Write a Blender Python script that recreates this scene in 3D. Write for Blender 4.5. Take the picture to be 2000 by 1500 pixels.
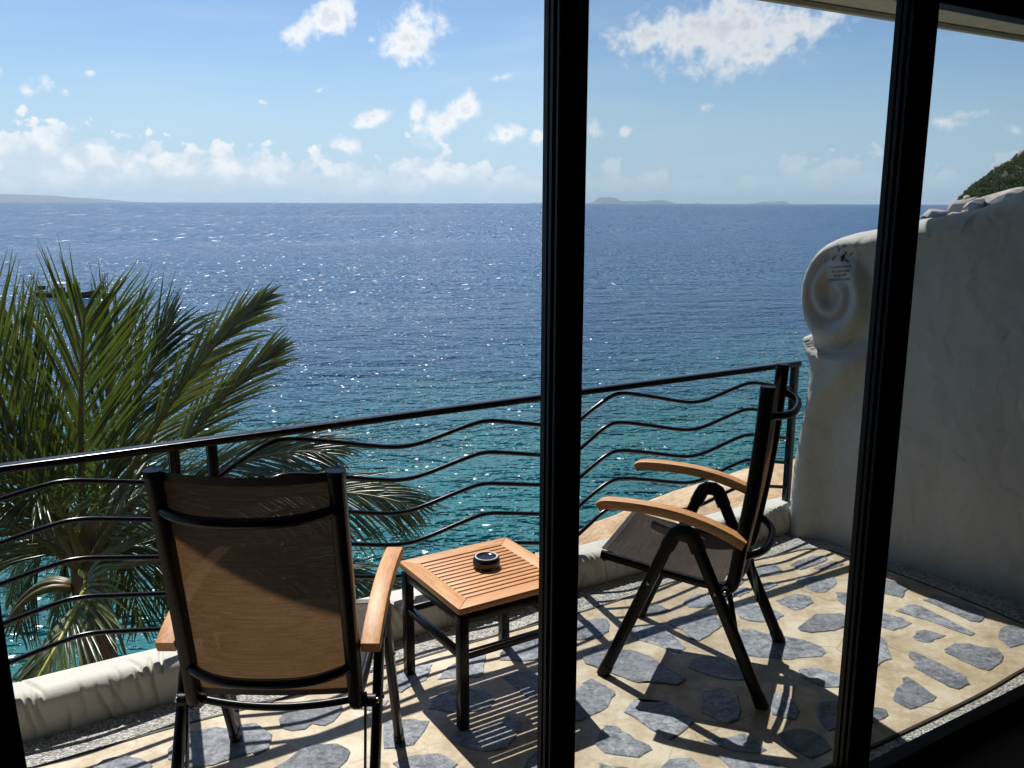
import bpy, bmesh, math, random
import numpy as np
from mathutils import Vector, Matrix, noise

for o in list(bpy.data.objects):
    bpy.data.objects.remove(o, do_unlink=True)
scene = bpy.context.scene
R = math.radians

# ------------------------------------------------------------------ camera
cam_data = bpy.data.cameras.new('camera')
cam = bpy.data.objects.new('camera', cam_data)
scene.collection.objects.link(cam)
scene.camera = cam
cam_data.sensor_width = 36.0
cam_data.lens = 36.0 * 1729 / 2000
cam_data.clip_start = 0.05
cam_data.clip_end = 200000
PITCH, ROLL = R(11.55), R(0.16)
cam.matrix_world = (Matrix.Translation((0, 0, 1.70)) @ Matrix.Rotation(math.pi / 2 - PITCH, 4, 'X')
                    @ Matrix.Rotation(ROLL, 4, 'Z'))
scene.render.resolution_x, scene.render.resolution_y = 1024, 768

# ------------------------------------------------------------------ exposure
scene.view_settings.view_transform = 'Standard'
scene.view_settings.look = 'None'
scene.view_settings.gamma = 1.0
scene.view_settings.use_curve_mapping = False
scene.view_settings.exposure = EXPOSURE = 0.18

cy = scene.cycles
cy.max_bounces = 7
cy.diffuse_bounces = 3
cy.glossy_bounces = 3
cy.transmission_bounces = 3
cy.transparent_max_bounces = 10
cy.volume_bounces = 0
cy.caustics_reflective = False
cy.caustics_refractive = False
cy.use_denoising = DENOISE = True

# ------------------------------------------------------------------ tiny shader language
class S:
    """A shader socket that can be used in arithmetic."""
    def __init__(self, nt, s):
        self.nt, self.s = nt, s
    def _m(self, op, *a):
        n = self.nt.nodes.new('ShaderNodeMath'); n.operation = op
        for i, x in enumerate((self,) + a):
            if isinstance(x, S): self.nt.links.new(x.s, n.inputs[i])
            else: n.inputs[i].default_value = x
        return S(self.nt, n.outputs[0])
    def __add__(self, o): return self._m('ADD', o)
    __radd__ = __add__
    def __sub__(self, o): return self._m('SUBTRACT', o)
    def __rsub__(self, o): return (self * -1) + o
    def __mul__(self, o): return self._m('MULTIPLY', o)
    __rmul__ = __mul__
    def __truediv__(self, o): return self._m('DIVIDE', o)
    def __pow__(self, o): return self._m('POWER', o)
    def max(self, o): return self._m('MAXIMUM', o)
    def min(self, o): return self._m('MINIMUM', o)
    def abs(self): return self._m('ABSOLUTE')
    def step(self, a, b, c=0.0, d=1.0):
        n = self.nt.nodes.new('ShaderNodeMapRange'); n.interpolation_type = 'SMOOTHSTEP'
        self.nt.links.new(self.s, n.inputs[0])
        for i, x in enumerate((a, b, c, d)): n.inputs[i + 1].default_value = x
        return S(self.nt, n.outputs[0])

class NT:
    def __init__(self, nt):
        self.nt = nt; nt.nodes.clear()
    def new(self, t, **kw):
        n = self.nt.nodes.new('ShaderNode' + t)
        for k, v in kw.items(): setattr(n, k, v)
        return n
    def put(self, sock, v):
        if isinstance(v, S): self.nt.links.new(v.s, sock)
        elif v is not None: sock.default_value = v
    def pos(self): return S(self.nt, self.new('NewGeometry').outputs['Position'])
    def objco(self): return S(self.nt, self.new('TexCoord').outputs['Object'])
    def objrand(self): return S(self.nt, self.new('ObjectInfo').outputs['Random'])
    def sep(self, v):
        n = self.new('SeparateXYZ'); self.put(n.inputs[0], v); return [S(self.nt, o) for o in n.outputs]
    def xyz(self, x, y, z):
        n = self.new('CombineXYZ')
        for i, a in enumerate((x, y, z)): self.put(n.inputs[i], a)
        return S(self.nt, n.outputs[0])
    def vm(self, op, a, b=None, c=None):
        n = self.new('VectorMath', operation=op); self.put(n.inputs[0], a)
        if b is not None: self.put(n.inputs[3 if op == 'SCALE' else 1], b)
        if c is not None: self.put(n.inputs[2], c)
        return S(self.nt, n.outputs[1 if op in ('DOT_PRODUCT', 'LENGTH', 'DISTANCE') else 0])
    def noise(self, v, scale=1.0, detail=3.0, rough=0.5, dist=0.0, color=False):
        n = self.new('TexNoise'); self.put(n.inputs['Vector'], v)
        n.inputs['Scale'].default_value = scale; n.inputs['Detail'].default_value = detail
        n.inputs['Roughness'].default_value = rough; n.inputs['Distortion'].default_value = dist
        return S(self.nt, n.outputs[1 if color else 0])
    def voronoi(self, v, scale=1.0, feature='F1', out=0, detail=0.0, flat=False):
        n = self.new('TexVoronoi', feature=feature); self.put(n.inputs['Vector'], v)
        n.inputs['Scale'].default_value = scale
        if flat: n.voronoi_dimensions = '2D'
        if detail:
            n.inputs['Detail'].default_value = detail; n.inputs['Roughness'].default_value = 0.55; n.inputs['Lacunarity'].default_value = 2.2
            if feature == 'SMOOTH_F1': n.inputs['Smoothness'].default_value = 0.35
        return S(self.nt, n.outputs[out])
    def ramp(self, f, stops):
        n = self.new('ValToRGB'); self.put(n.inputs[0], f); e = n.color_ramp.elements
        while len(e) < len(stops): e.new(0.5)
        for el, (p, c) in zip(e, stops): el.position = p; el.color = (*c, 1) if len(c) == 3 else c
        return S(self.nt, n.outputs[0])
    def mix(self, f, a, b):
        n = self.new('Mix', data_type='RGBA'); self.put(n.inputs[0], f)
        for s, v in ((n.inputs[6], a), (n.inputs[7], b)):
            self.put(s, v if isinstance(v, S) else (*v, 1))
        return S(self.nt, n.outputs[2])
    def bump(self, h, strength=0.5, dist=0.01, normal=None):
        n = self.new('Bump'); n.inputs['Strength'].default_value = strength
        n.inputs['Distance'].default_value = dist; self.put(n.inputs['Height'], h)
        if normal is not None: self.put(n.inputs['Normal'], normal)
        return S(self.nt, n.outputs[0])
    def principled(self, **kw):
        n = self.new('BsdfPrincipled')
        for k, v in kw.items():
            if v is None: continue
            s = n.inputs[k]
            if isinstance(v, tuple) and len(v) == 3 and s.type == 'RGBA': v = (*v, 1)
            self.put(s, v)
        return S(self.nt, n.outputs[0])
    def shader(self, t, **kw):
        n = self.new(t)
        for k, v in kw.items():
            if isinstance(v, tuple) and len(v) == 3: v = (*v, 1)
            self.put(n.inputs[k], v)
        return S(self.nt, n.outputs[0])
    def mixs(self, f, a, b):
        n = self.new('MixShader'); self.put(n.inputs[0], f)
        self.nt.links.new(a.s, n.inputs[1]); self.nt.links.new(b.s, n.inputs[2])
        return S(self.nt, n.outputs[0])
    def out(self, surf=None, vol=None):
        n = self.new('OutputMaterial')
        if surf: self.nt.links.new(surf.s, n.inputs['Surface'])
        if vol: self.nt.links.new(vol.s, n.inputs['Volume'])

# ------------------------------------------------------------------ sun and sky
SUN_DIR = Vector((-0.244, 0.605, 1.0)).normalized()      # towards the sun
SUN_EL = math.asin(SUN_DIR.z)
SUN_AZ = math.atan2(SUN_DIR.x, SUN_DIR.y)
sun_data = bpy.data.lights.new('sun', 'SUN')
sun_data.energy = 4.8
sun_data.angle = R(0.53)
sun_data.color = (1.0, 0.96, 0.90)
sun = bpy.data.objects.new('sun', sun_data)
scene.collection.objects.link(sun)
sun.rotation_euler = SUN_DIR.to_track_quat('Z', 'Y').to_euler()

CLOUDS = [ # azimuth, elevation, half width, half height (deg), tilt, density
 (-11.14,10.83,1.50,0.78,35,1.00),
 (-13.04,9.69,0.90,0.54,25,0.90),
 (-12.36,10.22,1.02,0.54,30,0.80),
 (-6.05,9.91,1.53,1.10,35,1.00),
 (-7.24,9.02,1.05,0.49,10,0.80),
 (-8.52,9.56,0.43,0.31,0,0.50),
 (-26.78,6.32,0.62,0.62,10,0.75),
 (-27.51,5.93,0.84,0.34,0,0.60),
 (-25.87,6.02,0.62,0.40,0,0.45),
 (-24.46,7.09,0.46,0.23,10,0.70),
 (-29.13,6.82,0.44,0.27,0,0.60),
 (-15.18,5.85,0.61,0.21,0,0.55),
 (-8.96,4.92,1.07,0.41,15,0.85),
 (-11.70,6.70,0.62,0.25,20,0.40),
 (-3.07,5.63,0.95,0.82,20,0.90),
 (-4.35,4.71,1.40,0.70,25,0.90),
 (-5.92,5.39,0.44,0.69,0,0.80),
 (-5.93,4.54,0.63,0.44,0,0.70),
 (-0.84,7.53,1.00,0.31,15,0.60),
 (-0.52,4.21,1.15,0.57,5,0.90),
 (1.56,4.03,0.77,0.57,0,0.70),
 (8.18,9.84,1.59,0.79,10,1.00),
 (12.85,9.99,3.30,1.44,8,1.10),
 (10.77,9.63,1.82,0.79,0,0.90),
 (16.64,9.97,1.83,1.00,10,1.00),
 (14.11,8.54,1.33,0.54,-5,0.90),
 (5.05,4.42,0.57,0.57,0,0.80),
 (7.02,4.26,0.51,0.38,20,0.70),
 (11.74,5.76,0.50,0.28,10,0.70),
 (24.89,4.55,0.69,0.40,0,0.80),
 (26.65,4.93,1.13,0.51,5,0.70),
 (28.62,3.96,0.73,0.34,0,0.60),
 (13.39,11.07,1.19,0.89,0,1.00),
 (-10.19,3.48,1.13,0.50,5,0.80),
]

world = bpy.data.worlds.new('World')
scene.world = world
world.use_nodes = True
W = NT(world.node_tree)
SKY_STRENGTH = 0.095
def build_sky():
    d = W.vm('NORMALIZE', S(W.nt, W.new('TexCoord').outputs['Generated']))
    x, y, z = W.sep(d)
    sky = W.new('TexSky', sky_type='NISHITA')
    sky.sun_disc = False
    sky.sun_elevation = SUN_EL
    sky.sun_rotation = SUN_AZ % (2 * math.pi)
    sky.altitude = 0
    sky.air_density = 1.0
    sky.dust_density = 0.3
    sky.ozone_density = 3.0
    W.put(sky.inputs['Vector'], W.xyz(x, y, z.max(0.012)))
    base = S(W.nt, sky.outputs[0])
    # azimuth / elevation in degrees
    az = x._m('ARCTAN2', y) * (180 / math.pi)
    el = z._m('ARCSINE') * (180 / math.pi)
    plane = W.xyz(az, el, 0.0)
    base = W.vm('MULTIPLY', base, (0.80, 0.90, 1.0))
    base = W.mix(el.step(0.0, 10.0, 0.90, 0.0), base, (4.6, 6.5, 8.3))
    big = W.noise(d, 16, 2, 0.55)
    dw = W.vm('ADD', plane, W.vm('SCALE', W.noise(d, 45, 2, 0.6, color=True), 0.9))
    puffs = 0.80 - W.voronoi(dw, 1.15, 'F1', detail=2.0, flat=True)
    lumps = W.noise(d, 48, 5, 0.56) * 0.85 + puffs * 0.17 + 0.045
    warp = (lumps - 0.5) * 3.1 + (big - 0.5) * 1.2
    total = None
    for a0, e0, hw, hh, tilt, dn in CLOUDS:
        mp = W.new('Mapping', vector_type='TEXTURE')
        mp.inputs['Location'].default_value = (a0, e0, 0)
        mp.inputs['Rotation'].default_value = (0, 0, R(tilt))
        mp.inputs['Scale'].default_value = (hw * 1.75, hh * 1.75, 1)
        W.nt.links.new(plane.s, mp.inputs['Vector'])
        m = W.vm('LENGTH', S(W.nt, mp.outputs[0]))._m('MULTIPLY_ADD', -1.0, dn + 0.10)
        total = m if total is None else total._m('SMOOTH_MAX', m, 0.25)
    inner = total.max(-0.9)
    dens = inner + warp * 0.62
    cum = dens.step(0.10, 0.92) * inner.step(-0.35, 0.15)
    # bank of far cumulus above the horizon
    lump = W.noise(W.xyz(az * 0.10, 0.0, 0.7), 1.0, 2, 0.5)
    bw = W.vm('ADD', W.xyz(az, el * 1.15, 0.0), W.vm('SCALE', W.noise(W.xyz(az * 0.9, el * 0.9, 1.0), 1.0, 2, 0.6, color=True), 0.9))
    bumpy = (1.02 - W.voronoi(bw, 0.55, 'F1', detail=2.0, flat=True)) * 0.30 + W.noise(W.xyz(az * 0.55, el * 0.75, 3.1), 1.0, 5, 0.55) * 0.75
    puff = W.noise(W.xyz(az * 0.33, el * 0.55, 8.4), 1.0, 4, 0.55)
    crest = (lump - 0.5) * 5.0 + 3.5 + (bumpy - 0.5) * 5.5
    west = az.step(-6, 6, 1.0, 0.4)
    low = az.step(-8, 4, 0.0, 1.2)
    body = (crest - low - el).step(-0.05, 0.32)
    bank = body * el.step(0.2, 2.0, 0.25, 1.0) * (puff.step(0.34, 0.52) * 0.45 + 0.55) * west * 0.95
    # high thin veil
    veil = W.noise(W.xyz(az * 0.05 + el * 0.05, el * 0.34 - az * 0.035, 9.0), 1.0, 4, 0.55).step(0.45, 0.8) * 0.22
    veil = veil * el.step(26, 12, 0.5, 1.0)
    # thick cores and undersides are greyer than the sunlit tops
    up = W.noise(W.vm('ADD', d, (0.0, 0.0, 0.010)), 48, 3, 0.56) * 0.85 + puffs * 0.17 + 0.045
    relief = (lumps - up) * 3.2
    grey = (dens.step(0.6, 1.3) * 0.60 + relief.step(0.05, 0.5) * 0.22).min(0.7)
    lit = W.mix(grey, (9.4, 9.5, 9.7), (5.9, 6.4, 7.2))
    bup = W.noise(W.xyz(az * 0.5, el * 0.7, 5.0), 1.0, 4, 0.55)
    banklit = W.mix((bumpy * 1.2 + (bup - 0.5) * 1.0).step(0.38, 0.80), (6.2, 7.3, 8.3), (8.9, 9.2, 9.4))
    col = W.mix(veil, base, (7.0, 7.9, 8.8))
    col = W.mix(bank, col, banklit)
    col = W.mix(cum, col, lit)
    bg = W.shader('Background', Color=col, Strength=SKY_STRENGTH)
    o = W.new('OutputWorld'); W.nt.links.new(bg.s, o.inputs[0])
build_sky()
world.cycles.sampling_method = 'MANUAL'
world.cycles.sample_map_resolution = 256

# ------------------------------------------------------------------ mesh helpers
COL = scene.collection
def link(o, parent=None):
    COL.objects.link(o)
    if parent is not None: o.parent = parent
    return o
def mesh_obj(name, verts, faces, mat, parent=None, smooth=False, loc=None):
    me = bpy.data.meshes.new(name)
    me.from_pydata([tuple(v) for v in verts], [], [tuple(f) for f in faces])
    if mat is not None: me.materials.append(mat)
    if smooth: me.polygons.foreach_set('use_smooth', [True] * len(me.polygons))
    me.update()
    o = bpy.data.objects.new(name, me)
    if loc is not None: o.location = loc
    return link(o, parent)
def bm_obj(name, bm, mat, parent=None, smooth=False, loc=None):
    bmesh.ops.recalc_face_normals(bm, faces=bm.faces)
    me = bpy.data.meshes.new(name); bm.to_mesh(me); bm.free()
    if mat is not None: me.materials.append(mat)
    if smooth: me.polygons.foreach_set('use_smooth', [True] * len(me.polygons))
    o = bpy.data.objects.new(name, me)
    if loc is not None: o.location = loc
    return link(o, parent)
def empty(name, loc=(0, 0, 0), rz=0.0):
    o = bpy.data.objects.new(name, None); o.location = loc; o.rotation_euler = (0, 0, rz)
    o.empty_display_size = 0.1
    return link(o)
def tag(o, label=None, cat=None, group=None, kind=None):
    if label: o['label'] = label
    if cat: o['category'] = cat
    if group: o['group'] = group
    if kind: o['kind'] = kind
    return o
def box_bm(size, centre=(0, 0, 0), bevel=0.0, rot=None, seg=2, bm=None):
    b = bmesh.new()
    bmesh.ops.create_cube(b, size=1.0)
    bmesh.ops.scale(b, vec=size, verts=b.verts)
    if bevel > 0:
        bmesh.ops.bevel(b, geom=b.edges[:], offset=bevel, segments=seg, affect='EDGES', profile=0.5)
    M = Matrix.Translation(centre) @ (rot.to_4x4() if rot else Matrix.Identity(4))
    bmesh.ops.transform(b, matrix=M, verts=b.verts)
    if bm is None: return b
    me = bpy.data.meshes.new('tmp'); b.to_mesh(me); b.free(); bm.from_mesh(me); bpy.data.meshes.remove(me)
    return bm
def circle_profile(r, n=10, ry=None):
    return [(math.cos(2 * math.pi * i / n) * r, math.sin(2 * math.pi * i / n) * (ry or r)) for i in range(n)]
def rect_profile(w, h, b=0.0):
    if b <= 0: return [(-w/2, -h/2), (w/2, -h/2), (w/2, h/2), (-w/2, h/2)]
    x, y = w / 2, h / 2; c = b * 0.3
    return [(-x+b, -y), (x-b, -y), (x-c, -y+c), (x, -y+b), (x, y-b), (x-c, y-c), (x-b, y), (-x+b, y), (-x+c, y-c), (-x, y-b), (-x, -y+b), (-x+c, -y+c)]
def sweep(path, profile, up=(0, 0, 1), scale=None, caps=True):
    """Profile (side, up) carried along a path; returns verts, faces."""
    path = [Vector(p) for p in path]; up = Vector(up); n = len(profile)
    vs, fs = [], []
    for i, p in enumerate(path):
        t = (path[min(i+1, len(path)-1)] - path[max(i-1, 0)]).normalized()
        side = t.cross(up).normalized(); u = side.cross(t)
        k = scale[i] if scale else 1.0
        for a, b in profile: vs.append(p + side * (a * k) + u * (b * k))
    for i in range(len(path) - 1):
        for j in range(n):
            a, b = i*n + j, i*n + (j+1) % n
            fs.append((a, b, b + n, a + n))
    if caps:
        fs.append(tuple(reversed(range(n)))); fs.append(tuple(range((len(path)-1)*n, len(path)*n)))
    return vs, fs
def merge(parts):
    vs, fs = [], []
    for v, f in parts:
        k = len(vs); vs += list(v); fs += [tuple(i + k for i in q) for q in f]
    return vs, fs
def smooth_path(pts, n=6):
    """Catmull-Rom through the points."""
    P = [Vector(p) for p in pts]; P = [P[0] * 2 - P[1]] + P + [P[-1] * 2 - P[-2]]
    out = []
    for i in range(1, len(P) - 2):
        a, b, c, d = P[i-1], P[i], P[i+1], P[i+2]
        for k in range(n):
            t = k / n
            out.append(0.5 * ((2*b) + (c-a)*t + (2*a-5*b+4*c-d)*t*t + (3*b-a-3*c+d)*t**3))
    out.append(P[-2]); return out
def sharpen(o, angle=35):
    o.data.polygons.foreach_set('use_smooth', [True] * len(o.data.polygons))
    try: o.data.set_sharp_from_angle(angle=R(angle))
    except Exception: pass
    return o
def copy_tree(o, parent=None):
    c = o.copy(); COL.objects.link(c); c.parent = parent
    for ch in list(o.children): copy_tree(ch, c)
    return c
def lathe(profile, n=40):
    vs, fs = [], []
    for r, z in profile:
        for i in range(n):
            a = 2 * math.pi * i / n; vs.append((r * math.cos(a), r * math.sin(a), z))
    for k in range(len(profile) - 1):
        for i in range(n):
            a, b = k*n + i, k*n + (i+1) % n; fs.append((a, b, b + n, a + n))
    return vs, fs
def sstep(a, b, x):
    t = np.clip((x - a) / (b - a), 0, 1); return t * t * (3 - 2 * t)

# ------------------------------------------------------------------ materials
def material(name):
    m = bpy.data.materials.new(name); m.use_nodes = True
    return m, NT(m.node_tree)

def mat_plain(name, col, rough=0.5, metal=0.0, var=0.15, vscale=20, bump=0.0, bscale=200, spec=0.5):
    m, t = material(name); p = t.objco()
    f = t.noise(p, vscale, 4, 0.6)
    c = t.mix(f.step(0.3, 0.7), tuple(x * (1 - var) for x in col), tuple(min(1, x * (1 + var)) for x in col))
    n = t.bump(t.noise(p, bscale, 3, 0.6), bump, 0.002) if bump else None
    r = t.noise(p, vscale * 2, 3, 0.6) * 0.2 + (rough - 0.1)
    t.out(t.principled(**{'Base Color': c, 'Roughness': r, 'Metallic': metal, 'Normal': n, 'Specular IOR Level': spec}))
    return m
M = {}
M['black_paint'] = mat_plain('black_paint', (0.004, 0.004, 0.005), 0.30, var=0.3, bump=0.05, bscale=300, spec=0.22)
M['rail_paint'] = mat_plain('rail_paint', (0.005, 0.006, 0.011), 0.24, var=0.3, bump=0.03, bscale=60, spec=0.38)
M['frame_black'] = mat_plain('frame_black', (0.009, 0.008, 0.008), 0.5, var=0.3, spec=0.3)
M['steel'] = mat_plain('steel', (0.5, 0.5, 0.5), 0.3, 1.0)
M['chrome_dark'] = mat_plain('chrome_dark', (0.10, 0.10, 0.10), 0.28, 1.0)
M['plastic'] = mat_plain('plastic', (0.007, 0.007, 0.007), 0.42, bump=0.1, spec=0.25)
M['curtain'] = mat_plain('curtain', (0.008, 0.0075, 0.007), 0.9, spec=0.1)
M['room_wall'] = mat_plain('room_wall', (0.035, 0.028, 0.022), 0.8)
M['room_floor'] = mat_plain('room_floor', (0.035, 0.018, 0.012), 0.45)
M['fascia'] = mat_plain('fascia', (0.62, 0.58, 0.48), 0.7, var=0.08, bump=0.1, bscale=60)
M['soffit_dark'] = mat_plain('soffit_dark', (0.10, 0.095, 0.085), 0.8, bump=0.2, bscale=60)
M['divider'] = mat_plain('divider', (0.035, 0.022, 0.012), 0.6)
M['glaze'] = mat_plain('glaze', (0.010, 0.007, 0.007), 0.12, var=0.5)
M['bisque'] = mat_plain('bisque', (0.75, 0.74, 0.72), 0.6)
M['print_black'] = mat_plain('print_black', (0.008, 0.008, 0.008), 0.6)
M['trunk'] = mat_plain('trunk', (0.14, 0.085, 0.05), 0.85, var=0.4, vscale=9, bump=0.6, bscale=30)
M['boat_hull'] = mat_plain('boat_hull', (0.05, 0.03, 0.022), 0.5, var=0.3, vscale=1)
M['boat_awning'] = mat_plain('boat_awning', (0.75, 0.55, 0.48), 0.8, var=0.15, vscale=1)
M['boat_stripe'] = mat_plain('boat_stripe', (0.42, 0.32, 0.22), 0.6)
M['island'] = mat_plain('island', (0.030, 0.050, 0.060), 0.9, var=0.3, vscale=0.002)

def mat_teak(name, along_y=False):
    m, t = material(name); p = t.objco(); x, y, z = t.sep(p)
    if along_y: x, y = y, x
    r = t.objrand()
    g = t.noise(t.xyz(x * 14 + r * 40, y * 160, z * 160), 1.0, 4, 0.6, 0.3)
    f = t.noise(t.xyz(x * 3, y * 26 + r * 60, z * 26), 1.0, 3, 0.5)
    c = t.ramp(g * 0.6 + f * 0.4, [(0.38, (0.42, 0.18, 0.058)), (0.5, (0.60, 0.29, 0.10)), (0.62, (0.74, 0.42, 0.17))])
    c2 = t.mix(r * 0.5, c, (0.50, 0.23, 0.10))
    t.out(t.principled(**{'Base Color': c2, 'Roughness': 0.5, 'Normal': t.bump(g, 0.12, 0.002)}))
    return m
M['teak_x'] = mat_teak('teak_x'); M['teak_y'] = mat_teak('teak_y', True)

def mat_sling(name, trans):
    m, t = material(name); x, y, z = t.sep(t.objco())
    band = t.noise(t.xyz(x * 2.5, y * 210, z * 210), 1.0, 2, 0.5)
    weave = t.noise(t.xyz(x * 520, y * 520, z * 520), 1.0, 2, 0.6)
    blot = t.noise(t.xyz(x * 5, y * 5, z * 5), 1.0, 3, 0.5)
    f = band * 0.34 + weave * 0.56 + blot * 0.14
    c = t.ramp(f, [(0.40, (0.018, 0.013, 0.010)), (0.52, (0.038, 0.029, 0.023)), (0.64, (0.075, 0.058, 0.045))])
    ct = t.ramp(f, [(0.36, (0.20, 0.104, 0.044)), (0.52, (0.31, 0.168, 0.074)), (0.68, (0.44, 0.26, 0.125))])
    d = t.principled(**{'Base Color': c, 'Roughness': 0.6, 'Specular IOR Level': 0.12, 'Normal': t.bump(weave, 0.3, 0.001)})
    tr = t.shader('BsdfTranslucent', Color=ct)
    tp = t.shader('BsdfTransparent', Color=(0.9, 0.85, 0.8))
    t.out(t.mixs(0.02, t.mixs(trans, d, tr), tp))
    return m
M['sling'] = mat_sling('sling', 0.22); M['seat_sling'] = mat_sling('seat_sling', 0.09)
M['hem'] = mat_plain('hem', (0.035, 0.026, 0.022), 0.6, bump=0.2)

def mat_mortar():
    m, t = material('mortar'); p = t.pos()
    a = t.noise(p, 2.2, 5, 0.6); b = t.noise(p, 9, 5, 0.65); c = t.noise(p, 60, 3, 0.6)
    f = a * 0.45 + b * 0.4 + c * 0.15
    col = t.ramp(f, [(0.40, (0.36, 0.27, 0.165)), (0.5, (0.51, 0.415, 0.275)), (0.58, (0.64, 0.56, 0.42))])
    ed = t.voronoi(t.vm('ADD', p, t.vm('SCALE', t.noise(p, 4, 2, 0.5, color=True), 0.15)), 3.2, 'DISTANCE_TO_EDGE')
    crack = ed.step(0.0, 0.014, 0.5, 0.0) * t.noise(p, 1.7, 2).step(0.42, 0.56)
    col = t.mix(crack, col, (0.25, 0.15, 0.08))
    dirt = t.noise(p, 25, 4, 0.7).step(0.66, 0.74) * 0.35
    col = t.mix(dirt, col, (0.17, 0.125, 0.08))
    n = t.bump(b * 0.6 + c * 0.25, 0.35, 0.01)
    t.out(t.principled(**{'Base Color': col, 'Roughness': t.noise(p, 6, 3) * 0.25 + 0.42, 'Normal': n}))
    return m
M['mortar'] = mat_mortar()

def mat_slate():
    m, t = material('slate'); p = t.pos(); r = t.objrand(); x, y, z = t.sep(p)
    q = t.vm('ADD', p, t.vm('SCALE', t.noise(p, 6, 3, 0.6, color=True), 0.22))
    a = t.noise(q, 9, 6, 0.72, 0.8); b = t.noise(p, 55, 5, 0.75); ridg = t.noise(t.xyz(x * 16 + r * 30, y * 34, r * 9), 1.0, 5, 0.72, 1.4)
    c0 = t.ramp(a * 0.42 + b * 0.40 + ridg * 0.2, [(0.43, (0.11, 0.12, 0.14)), (0.49, (0.24, 0.262, 0.30)), (0.54, (0.37, 0.395, 0.43)), (0.61, (0.56, 0.57, 0.58))])
    streak = t.noise(t.xyz(x * 5 + r * 9, y * 14, r * 20), 1.0, 6, 0.7, 1.2).step(0.54, 0.72) * (r * 0.9)
    col = t.mix(streak, c0, (0.46, 0.46, 0.45))
    col = t.mix((r * 7.3)._m('FRACT') * 0.62, col, (0.095, 0.102, 0.115))
    pit = t.noise(p, 120, 2, 0.5).step(0.66, 0.73) * 0.65
    col = t.mix(pit, col, (0.035, 0.035, 0.04))
    n = t.bump(a * 1.0 + ridg * 0.7 + b * 0.4, 0.75, 0.014)
    t.out(t.principled(**{'Base Color': col, 'Roughness': a * 0.4 + 0.22, 'Normal': n}))
    return m
M['slate'] = mat_slate()

def mat_pebble():
    m, t = material('pebble_wash'); p = t.pos()
    v = t.voronoi(p, 120); vc = t.voronoi(p, 120, out=1)
    r, g, b = t.sep(vc)
    col = t.ramp(r, [(0.0, (0.20, 0.19, 0.17)), (0.3, (0.42, 0.41, 0.37)), (0.65, (0.60, 0.59, 0.54)), (1.0, (0.76, 0.75, 0.70))])
    col = t.mix(v.step(0.5, 0.85) * 0.7, col, (0.10, 0.095, 0.08))
    col = t.mix(t.noise(p, 7, 3).step(0.4, 0.75) * 0.35, col, (0.20, 0.185, 0.16))
    n = t.bump(v.step(0.7, 0.0), 0.9, 0.006)
    t.out(t.principled(**{'Base Color': col, 'Roughness': 0.55, 'Normal': n}))
    return m
M['pebble'] = mat_pebble()

def mat_stucco(name, col, bs=1.0):
    m, t = material(name); p = t.pos()
    a = t.noise(p, 3.0, 4, 0.55); b = t.noise(p, 26, 5, 0.6); c = t.noise(p, 170, 3, 0.6)
    trowel = t.noise(t.vm('MULTIPLY', t.vm('ADD', p, t.vm('SCALE', t.noise(p, 5, 2, 0.5, color=True), 0.22)), (1.0, 1.0, 0.6)), 7, 2, 0.45, 0.2)
    trowel = trowel.step(0.30, 0.66) * 0.8 + trowel.step(0.48, 0.58) * 0.24
    cc = t.mix(a.step(0.35, 0.7), tuple(x * 0.88 for x in col), col)
    cc = t.mix((1.0 - b).step(0.55, 0.75) * 0.18, cc, tuple(x * 0.55 for x in col))
    n = t.bump(trowel * 0.55 * bs + b * 0.22 + c * 0.05, 0.7, 0.013)
    t.out(t.principled(**{'Base Color': cc, 'Roughness': 0.8, 'Normal': n, 'Specular IOR Level': 0.3}))
    return m
M['stucco'] = mat_stucco('stucco', (0.53, 0.52, 0.475))
M['kerb'] = mat_stucco('kerb_render', (0.64, 0.62, 0.55), 0.15)

def mat_rock(name, c1, c2, c3, sc=1.0, spk=90.0):
    m, t = material(name); p = t.pos()
    a = t.noise(p, 0.9 * sc, 6, 0.65); b = t.noise(p, 7 * sc, 5, 0.7); s = t.noise(p, spk * sc, 2, 0.6)
    col = t.ramp(a * 0.55 + b * 0.45, [(0.40, c1), (0.5, c2), (0.59, c3)])
    col = t.mix(s.step(0.60, 0.70) * 0.5, col, tuple(x * 0.45 for x in c1))
    n = t.bump(b * 0.7 + s * 0.3, 0.6, 0.05 / sc)
    t.out(t.principled(**{'Base Color': col, 'Roughness': 0.85, 'Normal': n, 'Specular IOR Level': 0.25}))
    return m
M['granite'] = mat_rock('granite', (0.46, 0.29, 0.17), (0.64, 0.44, 0.26), (0.74, 0.57, 0.39), 1.6, 30)
M['shore_granite'] = mat_rock('shore_granite', (0.27, 0.23, 0.19), (0.42, 0.37, 0.31), (0.56, 0.51, 0.44), 0.12, 12)
M['slope'] = mat_rock('slope', (0.03, 0.035, 0.02), (0.07, 0.065, 0.04), (0.14, 0.11, 0.075), 0.8, 30)

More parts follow.
